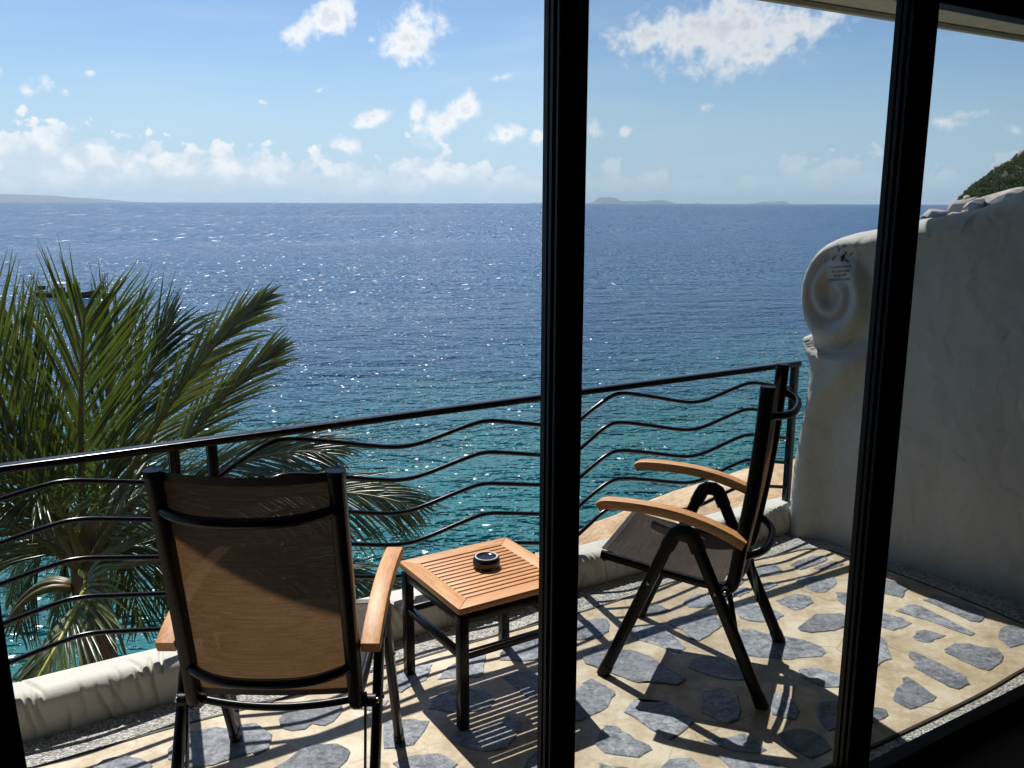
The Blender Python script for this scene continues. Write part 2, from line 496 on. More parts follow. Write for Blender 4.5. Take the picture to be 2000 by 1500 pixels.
def mat_leaf(name, c1, c2, c3, trans=0.35, rough=0.28, spec=0.7):
    m, t = material(name); p = t.pos(); r = t.objrand()
    f = t.noise(p, 3.0, 3, 0.6) * 0.6 + t.noise(p, 22, 2, 0.6) * 0.4
    col = t.ramp(f, [(0.38, c1), (0.5, c2), (0.62, c3)])
    d = t.principled(**{'Base Color': col, 'Roughness': rough, 'Specular IOR Level': spec})
    tc = t.mix(0.5, col, (0.22, 0.30, 0.02))
    t.out(t.mixs(trans, d, t.shader('BsdfTranslucent', Color=tc)))
    return m
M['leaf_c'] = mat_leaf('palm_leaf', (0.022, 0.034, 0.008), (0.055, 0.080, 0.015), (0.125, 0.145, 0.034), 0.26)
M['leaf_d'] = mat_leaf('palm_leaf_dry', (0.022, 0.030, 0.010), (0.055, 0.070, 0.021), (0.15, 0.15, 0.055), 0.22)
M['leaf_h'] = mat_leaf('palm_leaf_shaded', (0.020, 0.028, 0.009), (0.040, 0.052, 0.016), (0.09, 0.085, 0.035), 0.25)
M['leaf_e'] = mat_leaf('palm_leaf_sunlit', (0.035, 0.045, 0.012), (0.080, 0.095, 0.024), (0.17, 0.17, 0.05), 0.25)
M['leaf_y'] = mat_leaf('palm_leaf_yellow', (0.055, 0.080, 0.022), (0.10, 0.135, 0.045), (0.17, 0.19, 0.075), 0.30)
M['rachis'] = mat_plain('rachis', (0.11, 0.095, 0.028), 0.45, var=0.3)
M['rachis_y'] = mat_plain('rachis_yellow', (0.42, 0.38, 0.05), 0.45, var=0.2)
M['forest'] = mat_leaf('forest', (0.022, 0.040, 0.014), (0.050, 0.080, 0.022), (0.10, 0.13, 0.04), 0.15, 0.8, 0.1)

def mat_glass():
    m, t = material('window_glass')
    fr = t.new('LayerWeight'); fr.inputs[0].default_value = 0.5
    fac = (S(t.nt, fr.outputs[1]) ** 5.0) * 0.9 + 0.025
    tp = t.shader('BsdfTransparent', Color=(0.91, 0.925, 0.93))
    gl = t.shader('BsdfGlossy', Color=(0.9, 0.9, 0.9), Roughness=0.0)
    t.out(t.mixs(fac, tp, gl))
    return m
M['glass'] = mat_glass()
def mat_film():
    m, t = material('sticker_film')
    tp = t.shader('BsdfTransparent', Color=(1, 1, 1))
    df = t.shader('BsdfTranslucent', Color=(0.8, 0.82, 0.85))
    t.out(t.mixs(0.075, tp, df))
    return m
M['film'] = mat_film()

# ================================================================== SETTING
# terrace / house frame: W_DIR runs along the facade, IN_DIR points into the room
ANG = R(58.3)
W_DIR = Vector((math.sin(ANG), math.cos(ANG), 0)); IN_DIR = Vector((W_DIR.y, -W_DIR.x, 0)); UP = Vector((0, 0, 1))
W0 = Vector((1.08, 2.37, 0))
def house(s, m, z=0.0): return W0 + W_DIR * s + IN_DIR * m + UP * z
HROT = Matrix((W_DIR, IN_DIR * -1, UP)).transposed()          # columns: along, outwards, up
def hbox(name, s0, s1, m0, m1, z0, z1, mat, parent=None, bevel=0.0):
    bm = box_bm((s1 - s0, m1 - m0, z1 - z0), house((s0+s1)/2, (m0+m1)/2, (z0+z1)/2), bevel, HROT)
    return bm_obj(name, bm, mat, parent)
SEA_Z = -10.0

# ---- sea
def mat_sea():
    m, t = material('sea_water'); p = t.pos(); x, y, z = t.sep(p)
    off = x * -0.5255 + y * 0.851            # distance from the shore, along the terrace's outward normal
    def h(q):
        a = t.noise(t.vm('MULTIPLY', q, (0.10, 0.20, 0)), 1.0, 2, 0.5, 0.3)
        b = t.noise(t.vm('MULTIPLY', q, (0.42, 0.75, 0)), 1.0, 3, 0.6, 0.4)
        c = t.noise(t.vm('MULTIPLY', q, (1.9, 2.8, 0)), 1.0, 2, 0.6, 0.5)
        return a * 3.6 + b * 2.3 + c * 0.66
    e = 0.05
    h0 = h(p); hx = h(t.vm('ADD', p, (e, 0, 0))); hy = h(t.vm('ADD', p, (0, e, 0)))
    gust = t.noise(t.vm('MULTIPLY', p, (0.012, 0.03, 0)), 1.0, 4, 0.55)
    k = gust.step(0.3, 0.7, 0.75, 1.2) * (-1.0 / e)
    sx = (hx - h0) * k; sy = (hy - h0) * k
    # wavelets: small facets, each with a tilt of its own, in longer groups offshore
    for cx, cy, lo, hi, lo2, hi2, sg, keep in ((6.0, 5.0, -5, 0, 60, 110, 0.22, 0.80), (2.6, 1.1, 60, 110, 190, 300, 0.22, 0.62), (1.3, 0.16, 190, 300, 600, 900, 0.21, 0.5), (0.45, 0.035, 600, 900, 9e9, 9.1e9, 0.19, 0.5)):
        r, g, b = t.sep(t.voronoi(t.vm('MULTIPLY', p, (cx, cy, 0)), 1.0, out=1))
        on = b.step(keep, keep + 0.02) * off.step(lo, hi) * off.step(lo2, hi2, 1.0, 0.0)
        mag = (r.max(0.002)._m('LOGARITHM', math.e) * -2.0)._m('SQRT') * sg * on
        calm = on * -0.9 + 1.0
        sx = sx * calm + mag * (g * 6.2832)._m('COSINE'); sy = sy * calm + mag * (g * 6.2832)._m('SINE')
    nrm = t.vm('NORMALIZE', t.xyz(sx, sy, 1.0))
    wob = (t.noise(t.vm('MULTIPLY', p, (0.03, 0.05, 0)), 1.0, 4, 0.6) - 0.5) * 46
    dd = off + wob
    shallow = dd.step(26, 64, 1.0, 0.0)
    mid = dd.step(60, 240, 1.0, 0.0)
    col = t.mix(mid, (0.003, 0.064, 0.185), (0.003, 0.070, 0.170))
    col = t.mix(shallow, col, (0.014, 0.150, 0.155))
    patch = t.noise(t.vm('MULTIPLY', p, (0.10, 0.16, 0)), 1.0, 4, 0.6).step(0.52, 0.66) * shallow * 0.55
    col = t.mix(patch, col, (0.008, 0.065, 0.095))
    t.out(t.principled(**{'Base Color': col, 'Roughness': 0.21, 'IOR': 1.333, 'Specular IOR Level': 0.33, 'Normal': nrm}))
    return m
def build_sea():
    vs, fs = [], []
    rad = [0, 20, 60, 200, 800, 3000, 12000, 56000]; n = 48
    vs.append((0, 0, 0))
    for r in rad[1:]:
        for i in range(n):
            a = 2 * math.pi * i / n; vs.append((r * math.cos(a), r * math.sin(a), 0))
    for i in range(n): fs.append((0, 1 + i, 1 + (i + 1) % n))
    for k in range(len(rad) - 2):
        for i in range(n):
            a, b = 1 + k*n + i, 1 + k*n + (i+1) % n; fs.append((a, a + n, b + n, b))
    tag(mesh_obj('sea', vs, fs, mat_sea(), loc=(0, 0, SEA_Z)), kind='structure')
build_sea()

# ---- far islands on the horizon
def island(name, pts, y, depth, seed):
    random.seed(seed); vs, fs = [], []
    k6 = 1.65; y *= k6; depth *= k6
    pts = [Vector((x * k6, 0, SEA_Z + (z - SEA_Z) * k6)) for x, z in pts]; P = []
    for a, b in zip(pts, pts[1:]):
        for k in range(8): P.append(a.lerp(b, k / 8))
    P.append(pts[-1]); rows = 7
    for j in range(rows):
        v = j / (rows - 1) * 2 - 1; w = math.sqrt(max(0, 1 - v * v))
        for q in P:
            r = noise.noise(Vector((q.x * 0.0016, v * 2, seed))) * 0.3 + 1
            vs.append((q.x, y + v * depth, SEA_Z - 2 + (q.z - SEA_Z) * w * r))
    n = len(P)
    for j in range(rows - 1):
        for i in range(n - 1): fs.append((j*n+i, j*n+i+1, (j+1)*n+i+1, (j+1)*n+i))
    return tag(mesh_obj(name, vs, fs, M['island'], smooth=True), kind='structure')
island('hills', [(-17500, 60), (-16000, 200), (-14200, 190), (-13000, 165), (-12000, 100), (-11000, -10)], 25000, 2500, 3)
island('hills', [(2500, -10), (2750, 60), (2900, 190), (3350, 180), (3500, 90), (3800, 60), (4050, 85), (4250, 60), (4500, 70), (4800, 110), (5000, 95), (5300, -10)], 30000, 1500, 5)
island('hills', [(6000, -10), (6150, 25), (6300, -10)], 30000, 300, 8)
island('hills', [(7900, -10), (8150, 30), (8400, 70), (8550, 30), (8700, 60), (8950, 75), (9100, -10)], 30000, 700, 9)
island('hills', [(400, -10), (700, 25), (1100, 20), (1400, -10)], 30000, 300, 11)

# ---- rocky slope under the terrace
def build_slope():
    vs, fs = [], []; n, k = 70, 60
    for j in range(k):
        for i in range(n):
            s = -20 + 34 * i / (n - 1); d = -9 + 30 * j / (k - 1)
            p = house(s, -2.0 - d)
            z = -0.75 - max(0, d + 0.25) * 1.05 - max(0, -d - 3) * 0.0
            z += noise.fractal(Vector((p.x * 0.35, p.y * 0.35, 1.7)), 1.0, 2.0, 5) * (0.15 + 0.5 * min(1, max(0, d)))
            vs.append((p.x, p.y, max(z, -14)))
    for j in range(k - 1):
        for i in range(n - 1): fs.append((j*n+i, j*n+i+1, (j+1)*n+i+1, (j+1)*n+i))
    tag(mesh_obj('terrain', vs, fs, M['slope'], smooth=True), kind='structure')
build_slope()

# ---- terrace: pebble-wash slab, sand mortar bed, dark divider strip, slate flagstones
RAIL_A = Vector((-1.587, 2.639, 0)); RAIL_D = Vector((0.851, 0.525, 0)).normalized(); RAIL_N = Vector((-RAIL_D.y, RAIL_D.x, 0))
def rail(t, o=0.0, z=0.0): return RAIL_A + RAIL_D * t + RAIL_N * o + UP * z
WALL_O = Vector((1.516, 4.424, 0)); WALL_D = Vector((0.649, -0.761, 0)).normalized(); WALL_N = Vector((-WALL_D.y, WALL_D.x, 0)) * -1   # towards the terrace
def wallp(u, d, z): return WALL_O + WALL_D * u + WALL_N * d + UP * z

terrace = tag(mesh_obj('terrace_floor',
    *(lambda P: ([(p.x, p.y, 0.0) for p in P] + [(p.x, p.y, -0.7) for p in P],
      [tuple(range(len(P)))[::-1], tuple(range(len(P), 2*len(P)))] + [(i, (i+1) % len(P), (i+1) % len(P) + len(P), i + len(P)) for i in range(len(P))]))
    ([house(-4.6, 0.0), rail(-2.2, 0.02), rail(3.75, 0.02), wallp(0.4, -0.25, 0), house(1.9, 0.0)]), M['pebble']), kind='structure')

MORTAR_EDGE = [rail(-2.0, -0.265), (-1.446, 2.418), (-1.113, 2.624), (-0.867, 2.756), (-0.658, 2.892), (-0.396, 3.052), (-0.220, 3.166), (0.003, 3.298), (0.288, 3.468),
    (0.530, 3.628), (0.755, 3.789), (1.008, 3.945), (1.148, 4.015), (1.338, 4.106), (1.453, 4.165), (1.535, 4.180), (1.595, 4.148), (1.660, 4.070), (1.765, 3.931), (1.844, 3.821), (1.935, 3.679),
    (2.032, 3.517), (2.110, 3.372), house(1.440, -0.23), house(1.42, -0.15), house(1.34, -0.122), (1.914, 3.027), (1.691, 2.872), (1.479, 2.738), (1.293, 2.625),
    house(-1.0, -0.125), house(-3.0, -0.13), house(-4.3, -0.13)]
MORTAR_EDGE = [Vector((p[0], p[1], 0)) for p in MORTAR_EDGE]
def closed_smooth(pts, n=5):
    P = pts; L = len(P); out = []
    for i in range(L):
        a, b, c, d = P[i-1], P[i], P[(i+1) % L], P[(i+2) % L]
        for k in range(n):
            t = k / n
            out.append(0.5 * ((2*b) + (c-a)*t + (2*a-5*b+4*c-d)*t*t + (3*b-a-3*c+d)*t**3))
    return out
def flat_poly(name, P, z0, z1, mat, parent):
    n = len(P)
    vs = [(p.x, p.y, z1) for p in P] + [(p.x, p.y, z0) for p in P]
    bm = bmesh.new(); V = [bm.verts.new(v) for v in vs]
    f = bm.faces.new(V[:n])
    for i in range(n): bm.faces.new((V[i], V[(i+1) % n], V[n + (i+1) % n], V[n + i]))
    bmesh.ops.triangulate(bm, faces=[f])
    return bm_obj(name, bm, mat, parent)
MORTAR = closed_smooth(MORTAR_EDGE, 5)
MORTAR = [p for p in MORTAR]
flat_poly('mortar_bed', MORTAR, 0.0005, 0.005, M['mortar'], terrace)
def ring(name, P, w, z0, z1, mat, parent):
    n = len(P); ins, outs = [], []
    for i in range(n):
        t = (P[(i+1) % n] - P[i-1]).normalized(); s = Vector((t.y, -t.x, 0))
        ins.append(P[i] + s * 0.0005); outs.append(P[i] - s * w)
    vs = [(*p.xy, z1) for p in ins] + [(*p.xy, z1) for p in outs] + [(*p.xy, z0) for p in ins] + [(*p.xy, z0) for p in outs]
    fs = []
    for i in range(n):
        j = (i + 1) % n
        fs += [(i, j, n + j, n + i), (2*n + i, i + 0, j, 2*n + j), (n + i, n + j, 3*n + j, 3*n + i)]
    return mesh_obj(name, vs, fs, mat, parent)
ring('divider_strip', MORTAR, 0.009, 0.0005, 0.0075, M['divider'], terrace)

STONES = [
 [(-1.280,2.407),(-1.265,2.452),(-1.206,2.481),(-1.149,2.459),(-1.097,2.427),(-1.100,2.377),(-1.210,2.365)],
 [(-1.083,2.505),(-1.078,2.545),(-1.049,2.602),(-0.971,2.631),(-0.922,2.624),(-0.895,2.646),(-0.847,2.653),(-0.778,2.589),(-0.768,2.520),(-0.823,2.486),(-0.871,2.460),(-0.916,2.428),(-0.978,2.415),(-1.062,2.459)],
 [(-0.780,2.682),(-0.758,2.754),(-0.682,2.800),(-0.592,2.791),(-0.571,2.736),(-0.588,2.666),(-0.611,2.636),(-0.659,2.652),(-0.676,2.618),(-0.718,2.610),(-0.762,2.631)],
 [(-0.522,2.741),(-0.522,2.773),(-0.496,2.801),(-0.422,2.792),(-0.437,2.751),(-0.464,2.728)],
 [(-0.725,2.416),(-0.681,2.479),(-0.652,2.533),(-0.606,2.541),(-0.559,2.542),(-0.516,2.514),(-0.503,2.495),(-0.505,2.453),(-0.525,2.417),(-0.546,2.384),(-0.679,2.377)],
 [(-0.422,2.649),(-0.406,2.675),(-0.327,2.680),(-0.269,2.667),(-0.285,2.608),(-0.311,2.535),(-0.361,2.515),(-0.403,2.515),(-0.416,2.574)],
 [(-0.364,2.436),(-0.349,2.458),(-0.301,2.481),(-0.223,2.492),(-0.193,2.466),(-0.168,2.436),(-0.188,2.400),(-0.332,2.399)],
 [(-0.451,2.889),(-0.412,2.960),(-0.359,3.024),(-0.294,3.041),(-0.310,2.920),(-0.355,2.889),(-0.387,2.840),(-0.443,2.869)],
 [(-0.268,2.930),(-0.237,3.014),(-0.191,3.080),(-0.165,3.119),(-0.103,3.154),(-0.095,3.080),(-0.100,2.972),(-0.129,2.941),(-0.162,2.946),(-0.204,2.941)],
 [(-0.039,3.070),(-0.045,3.120),(-0.011,3.208),(0.048,3.251),(0.113,3.270),(0.141,3.221),(0.130,3.082),(0.062,3.065)],
 [(-0.274,2.812),(-0.245,2.841),(-0.189,2.870),(-0.089,2.861),(-0.056,2.813),(-0.065,2.757),(-0.125,2.725),(-0.191,2.725),(-0.283,2.738)],
 [(-0.037,2.952),(0.045,3.005),(0.100,2.994),(0.132,2.973),(0.126,2.833),(0.063,2.804),(0.001,2.901)],
 [(-0.195,2.559),(-0.188,2.600),(-0.130,2.609),(-0.009,2.695),(0.031,2.669),(0.025,2.601),(-0.008,2.521),(-0.073,2.497),(-0.135,2.520)],
 [(0.038,2.420),(0.071,2.498),(0.114,2.521),(0.125,2.445),(0.110,2.401)],
 [(-0.840,2.630),(-0.804,2.605),(-0.772,2.557),(-0.764,2.509),(-0.797,2.478),(-0.836,2.517),(-0.850,2.597)],
 [(0.275,3.398),(0.349,3.408),(0.395,3.418),(0.403,3.360),(0.392,3.303),(0.351,3.248),(0.268,3.229),(0.221,3.238),(0.224,3.368)],
 [(0.271,3.100),(0.313,3.159),(0.365,3.168),(0.423,3.151),(0.461,3.156),(0.529,3.102),(0.555,3.053),(0.596,3.005),(0.635,2.936),(0.596,2.899),(0.547,2.909),(0.497,2.913),(0.457,2.913),(0.402,2.950),(0.355,2.992),(0.279,3.047)],
 [(0.472,3.303),(0.518,3.351),(0.595,3.361),(0.637,3.342),(0.643,3.277),(0.661,3.232),(0.680,3.170),(0.642,3.127),(0.595,3.170),(0.561,3.196),(0.506,3.231),(0.477,3.276)],
 [(0.240,2.875),(0.264,2.912),(0.290,2.942),(0.323,2.912),(0.365,2.861),(0.367,2.833),(0.341,2.784),(0.330,2.757),(0.281,2.710),(0.237,2.671),(0.190,2.664),(0.195,2.818)],
 [(0.383,2.724),(0.431,2.805),(0.462,2.784),(0.531,2.792),(0.573,2.751),(0.612,2.667),(0.584,2.635),(0.543,2.586),(0.508,2.568),(0.463,2.622),(0.427,2.672)],
 [(0.266,2.543),(0.298,2.621),(0.312,2.646),(0.348,2.646),(0.366,2.615),(0.399,2.573),(0.443,2.532),(0.447,2.515),(0.419,2.492),(0.396,2.470),(0.339,2.481),(0.296,2.492)],
 [(0.271,2.445),(0.303,2.431),(0.359,2.426),(0.348,2.389),(0.279,2.389)],
 [(0.460,2.427),(0.490,2.465),(0.522,2.473),(0.565,2.468),(0.582,2.432),(0.589,2.416),(0.568,2.379),(0.459,2.379)],
 [(0.645,3.390),(0.693,3.430),(0.770,3.450),(0.851,3.461),(0.867,3.411),(0.878,3.363),(0.825,3.306),(0.742,3.223),(0.715,3.241),(0.694,3.314),(0.649,3.361)],
 [(0.537,3.490),(0.571,3.531),(0.626,3.553),(0.661,3.511),(0.681,3.491),(0.641,3.470),(0.573,3.449),(0.532,3.454)],
 [(0.741,3.564),(0.806,3.652),(0.869,3.652),(0.891,3.598),(0.857,3.533),(0.803,3.517),(0.757,3.522)],
 [(0.659,3.021),(0.682,3.078),(0.738,3.107),(0.806,3.095),(0.844,3.030),(0.875,2.991),(0.849,2.937),(0.780,2.933),(0.727,2.959)],
 [(0.655,2.785),(0.681,2.856),(0.755,2.874),(0.796,2.835),(0.788,2.745),(0.761,2.680),(0.722,2.654),(0.679,2.692),(0.650,2.725)],
 [(0.856,3.128),(0.882,3.215),(0.931,3.325),(0.971,3.325),(1.027,3.288),(1.073,3.279),(1.181,3.221),(1.215,3.182),(1.221,3.139),(1.188,3.105),(1.119,3.097),(1.060,3.080),(1.016,3.088),(0.960,3.096),(0.925,3.104)],
 [(0.944,3.508),(1.012,3.568),(1.048,3.553),(1.106,3.502),(1.131,3.488),(1.142,3.448),(1.095,3.396),(1.029,3.389),(0.986,3.395),(0.958,3.423),(0.953,3.465)],
 [(1.152,3.591),(1.193,3.618),(1.268,3.662),(1.315,3.639),(1.311,3.573),(1.243,3.510),(1.202,3.495),(1.182,3.524),(1.163,3.561)],
 [(1.165,3.336),(1.212,3.384),(1.284,3.464),(1.344,3.464),(1.396,3.469),(1.406,3.434),(1.368,3.356),(1.308,3.313),(1.211,3.298),(1.171,3.312)],
 [(1.064,3.004),(1.116,3.024),(1.169,3.000),(1.201,2.977),(1.220,2.932),(1.188,2.887),(1.124,2.883),(1.097,2.909),(1.062,2.946)],
 [(0.911,2.835),(0.961,2.846),(0.981,2.787),(0.983,2.733),(0.955,2.681),(0.915,2.694),(0.884,2.713),(0.894,2.787)],
 [(1.044,2.760),(1.082,2.794),(1.130,2.802),(1.140,2.747),(1.092,2.644),(1.041,2.613),(1.031,2.669)],
 [(0.871,2.606),(0.932,2.631),(0.988,2.625),(1.014,2.576),(1.015,2.518),(0.977,2.489),(0.935,2.467),(0.915,2.489),(0.881,2.534)],
 [(0.619,2.563),(0.653,2.575),(0.693,2.578),(0.763,2.602),(0.781,2.575),(0.812,2.511),(0.779,2.491),(0.705,2.511),(0.656,2.539)],
 [(0.650,2.482),(0.711,2.466),(0.811,2.461),(0.854,2.423),(0.838,2.391),(0.689,2.380),(0.666,2.433)],
 [(1.140,3.939),(1.190,3.976),(1.254,3.995),(1.272,3.967),(1.279,3.904),(1.254,3.869),(1.204,3.856),(1.158,3.860),(1.149,3.903)],
 [(1.334,3.977),(1.395,4.042),(1.478,4.091),(1.539,4.091),(1.544,4.053),(1.484,3.996),(1.399,3.941),(1.364,3.923)],
 [(1.436,3.941),(1.485,3.978),(1.549,4.034),(1.594,4.016),(1.595,3.988),(1.513,3.933),(1.459,3.923)],
 [(1.303,3.818),(1.331,3.839),(1.406,3.853),(1.492,3.853),(1.490,3.777),(1.397,3.671),(1.349,3.682),(1.329,3.726),(1.308,3.767)],
 [(0.980,3.668),(1.022,3.716),(1.066,3.725),(1.060,3.676),(1.004,3.629),(0.980,3.640)],
 [(1.123,3.758),(1.185,3.791),(1.211,3.754),(1.162,3.709),(1.117,3.685)],
 [(0.977,3.773),(1.037,3.833),(1.072,3.842),(1.071,3.799),(1.032,3.741),(0.987,3.740)],
 [(1.716,3.830),(1.797,3.756),(1.787,3.719),(1.753,3.683),(1.741,3.648),(1.714,3.621),(1.650,3.669),(1.609,3.718),(1.650,3.807)],
 [(1.801,3.601),(1.837,3.614),(1.865,3.649),(1.933,3.615),(1.977,3.548),(2.008,3.483),(1.985,3.439),(1.936,3.389),(1.903,3.401),(1.871,3.476),(1.835,3.534)],
 [(1.633,3.500),(1.714,3.553),(1.750,3.553),(1.784,3.488),(1.818,3.413),(1.847,3.347),(1.865,3.294),(1.842,3.271),(1.810,3.306),(1.772,3.352),(1.727,3.413),(1.692,3.437)],
 [(1.513,3.461),(1.570,3.474),(1.632,3.431),(1.653,3.376),(1.549,3.316),(1.508,3.351),(1.472,3.387)],
 [(1.604,3.264),(1.641,3.310),(1.677,3.328),(1.741,3.276),(1.649,3.214),(1.605,3.230)],
 [(1.677,3.165),(1.746,3.209),(1.800,3.209),(1.837,3.188),(1.893,3.172),(1.885,3.113),(1.852,3.067),(1.774,3.007),(1.741,3.021),(1.709,3.081),(1.675,3.138)],
 [(1.977,3.318),(2.022,3.360),(2.060,3.368),(2.096,3.342),(2.096,3.284),(2.032,3.211),(1.944,3.177),(1.940,3.249)],
 [(1.534,3.154),(1.556,3.143),(1.584,3.101),(1.620,3.045),(1.663,2.977),(1.654,2.911),(1.597,2.874),(1.566,2.892),(1.549,2.938),(1.527,2.976),(1.503,3.025),(1.525,3.075),(1.519,3.096)],
 [(1.379,3.190),(1.469,3.280),(1.482,3.246),(1.466,3.169),(1.447,3.085),(1.411,3.075),(1.362,3.029),(1.332,3.044)],
 [(1.325,2.802),(1.376,2.882),(1.417,2.910),(1.428,2.952),(1.450,2.961),(1.471,2.919),(1.480,2.873),(1.493,2.824),(1.469,2.798),(1.368,2.743)],
 [(1.199,2.750),(1.258,2.759),(1.279,2.742),(1.280,2.709),(1.253,2.689),(1.200,2.661),(1.170,2.677)],
]

def inside(p, P):
    c = False; n = len(P)
    for i in range(n):
        a, b = P[i], P[i-1]
        if (a[1] > p[1]) != (b[1] > p[1]) and p[0] < (b[0]-a[0]) * (p[1]-a[1]) / (b[1]-a[1]) + a[0]: c = not c
    return c
def build_stones():
    random.seed(4)
    polys = [list(s) for s in STONES]
    MP = [(p.x, p.y) for p in MORTAR]
    discs = []
    for s in polys:
        cx = sum(p[0] for p in s) / len(s); cy = sum(p[1] for p in s) / len(s)
        discs.append((s, cx, cy))
    # more of the same paving where the photograph does not look
    tries = 0
    while tries < 4000 and len(polys) < 120:
        tries += 1
        x = random.uniform(-4.2, 2.2); y = random.uniform(0.2, 4.0)
        a0 = random.uniform(0, 6.28); ra = random.uniform(0.09, 0.17); rb = ra * random.uniform(0.45, 0.8)
        n = random.randint(7, 10)
        P = []
        for i in range(n):
            th = 2 * math.pi * i / n; k = random.uniform(0.82, 1.12)
            u, v = ra * math.cos(th) * k, rb * math.sin(th) * k
            P.append((x + u * math.cos(a0) - v * math.sin(a0), y + u * math.sin(a0) + v * math.cos(a0)))
        big = [(x + (q[0]-x) * 1.25, y + (q[1]-y) * 1.25) for q in P]
        if not all(inside(q, MP) for q in big): continue
        if any(inside(q, s) for s in polys for q in big) or any(inside(q, big) for s in polys for q in s): continue
        polys.append(P)
    for idx, s in enumerate(polys):
        area = sum(s[i-1][0] * s[i][1] - s[i][0] * s[i-1][1] for i in range(len(s)))
        if area < 0: s = s[::-1]
        Q = []
        for i in range(len(s)):
            a, b = Vector((*s[i], 0)), Vector((*s[(i+1) % len(s)], 0)); L = (b - a).length
            k = max(1, int(L / 0.022))
            for j in range(k):
                q = a.lerp(b, j / k)
                w = noise.noise_vector(Vector((q.x * 28, q.y * 28, idx))) * 0.0065 + noise.noise_vector(Vector((q.x * 80, q.y * 80, idx))) * 0.003
                Q.append(Vector((q.x + w.x, q.y + w.y, 0)))
        c = sum(Q, Vector()) / len(Q); n = len(Q)
        zt = 0.0085 + random.uniform(-0.0008, 0.0012)
        vs = [(*q.xy, 0.001) for q in Q] + [(*q.xy, zt - 0.002) for q in Q] + [(*(q + (c - q).normalized() * 0.004).xy, zt) for q in Q]
        bm = bmesh.new(); V = [bm.verts.new(v) for v in vs]
        for r in range(2):
            for i in range(n): bm.faces.new((V[r*n+i], V[r*n+(i+1) % n], V[(r+1)*n+(i+1) % n], V[(r+1)*n+i]))
        f = bm.faces.new(V[2*n:]); bmesh.ops.triangulate(bm, faces=[f])
        bm_obj('flagstone', bm, M['slate'], terrace)
build_stones()

# ---- room behind the camera and facade
def build_room():
    fl = hbox('room_floor', -4.8, 1.9, 0.06, 5.4, -0.1, 0.012, M['room_floor']); tag(fl, kind='structure')
    ce = hbox('room_ceiling', -4.8, 1.9, 0.09, 5.4, 2.50, 2.62, M['room_wall']); tag(ce, kind='structure')
    for n, a in (('wall_back', (-4.8, 1.9, 5.3, 5.45, 0.015, 2.495)), ('wall_left', (-4.95, -4.8, 0.09, 5.45, 0.015, 2.495)), ('wall_right', (1.9, 2.05, 0.09, 5.45, 0.015, 2.495))):
        tag(hbox(n, *a, M['room_wall']), kind='structure')
    # facade around the opening
    f1 = hbox('wall_front', -4.95, -3.2, -0.05, 0.088, 0.0, 2.62, M['stucco']); tag(f1, kind='structure')
    f2 = hbox('wall_front', 1.62, 2.05, -0.05, 0.088, 0.0, 2.62, M['stucco']); tag(f2, kind='structure')
    f3 = hbox('wall_front', -3.2, 1.62, -0.05, 0.088, 2.335, 2.62, M['stucco']); tag(f3, kind='structure')
build_room()

# ---- roof with eave
def build_roof():
    root = empty('roof_eave', house(0, -0.5, 2.63))
    inv = root.location
    def part(name, s0, s1, m0, m1, z0, z1, mat, skew=0.0, parent=root):
        vs = []
        for z in (z0, z1):
            for s, m in ((s0, m0), (s1, m0), (s1, m1), (s0, m1)):
                mm = m + (skew * (s - 1.15) if m < -0.1 else 0)
                vs.append(house(s, mm, z) - inv)
        return mesh_obj(name, vs, [(3, 2, 1, 0), (4, 5, 6, 7), (0, 1, 5, 4), (1, 2, 6, 5), (2, 3, 7, 6), (3, 0, 4, 7)], mat, parent)
    SK = 0.028
    part('soffit', -5.2, 4.5, -1.70, 5.6, 2.66, 2.80, M['fascia'], SK)
    part('fascia', -5.2, 4.5, -1.735, -1.70, 2.64, 2.86, M['fascia'], SK)
    part('soffit_band', -5.2, 4.5, -1.40, -0.06, 2.648, 2.659, M['fascia'], SK)
    # dark diamond inlays along the soffit
    for k in range(-4, 4):
        s = 0.62 + k * 1.02
        vs = [house(s + a, b, 2.642) - inv for a, b in ((-0.42, -1.08), (0, -1.36), (0.42, -1.08), (0, -0.80))]
        vs += [v + UP * 0.005 for v in vs]
        mesh_obj('soffit_panel', vs, [(3, 2, 1, 0), (4, 5, 6, 7), (0, 1, 5, 4), (1, 2, 6, 5), (2, 3, 7, 6), (3, 0, 4, 7)], M['soffit_dark'], root)
    part('drip_groove', -5.2, 4.5, -1.68, -1.672, 2.655, 2.659, M['soffit_dark'], SK)
    tag(root, 'pale roof eave with dark diamond soffit panels at the top right', 'roof')
build_roof()

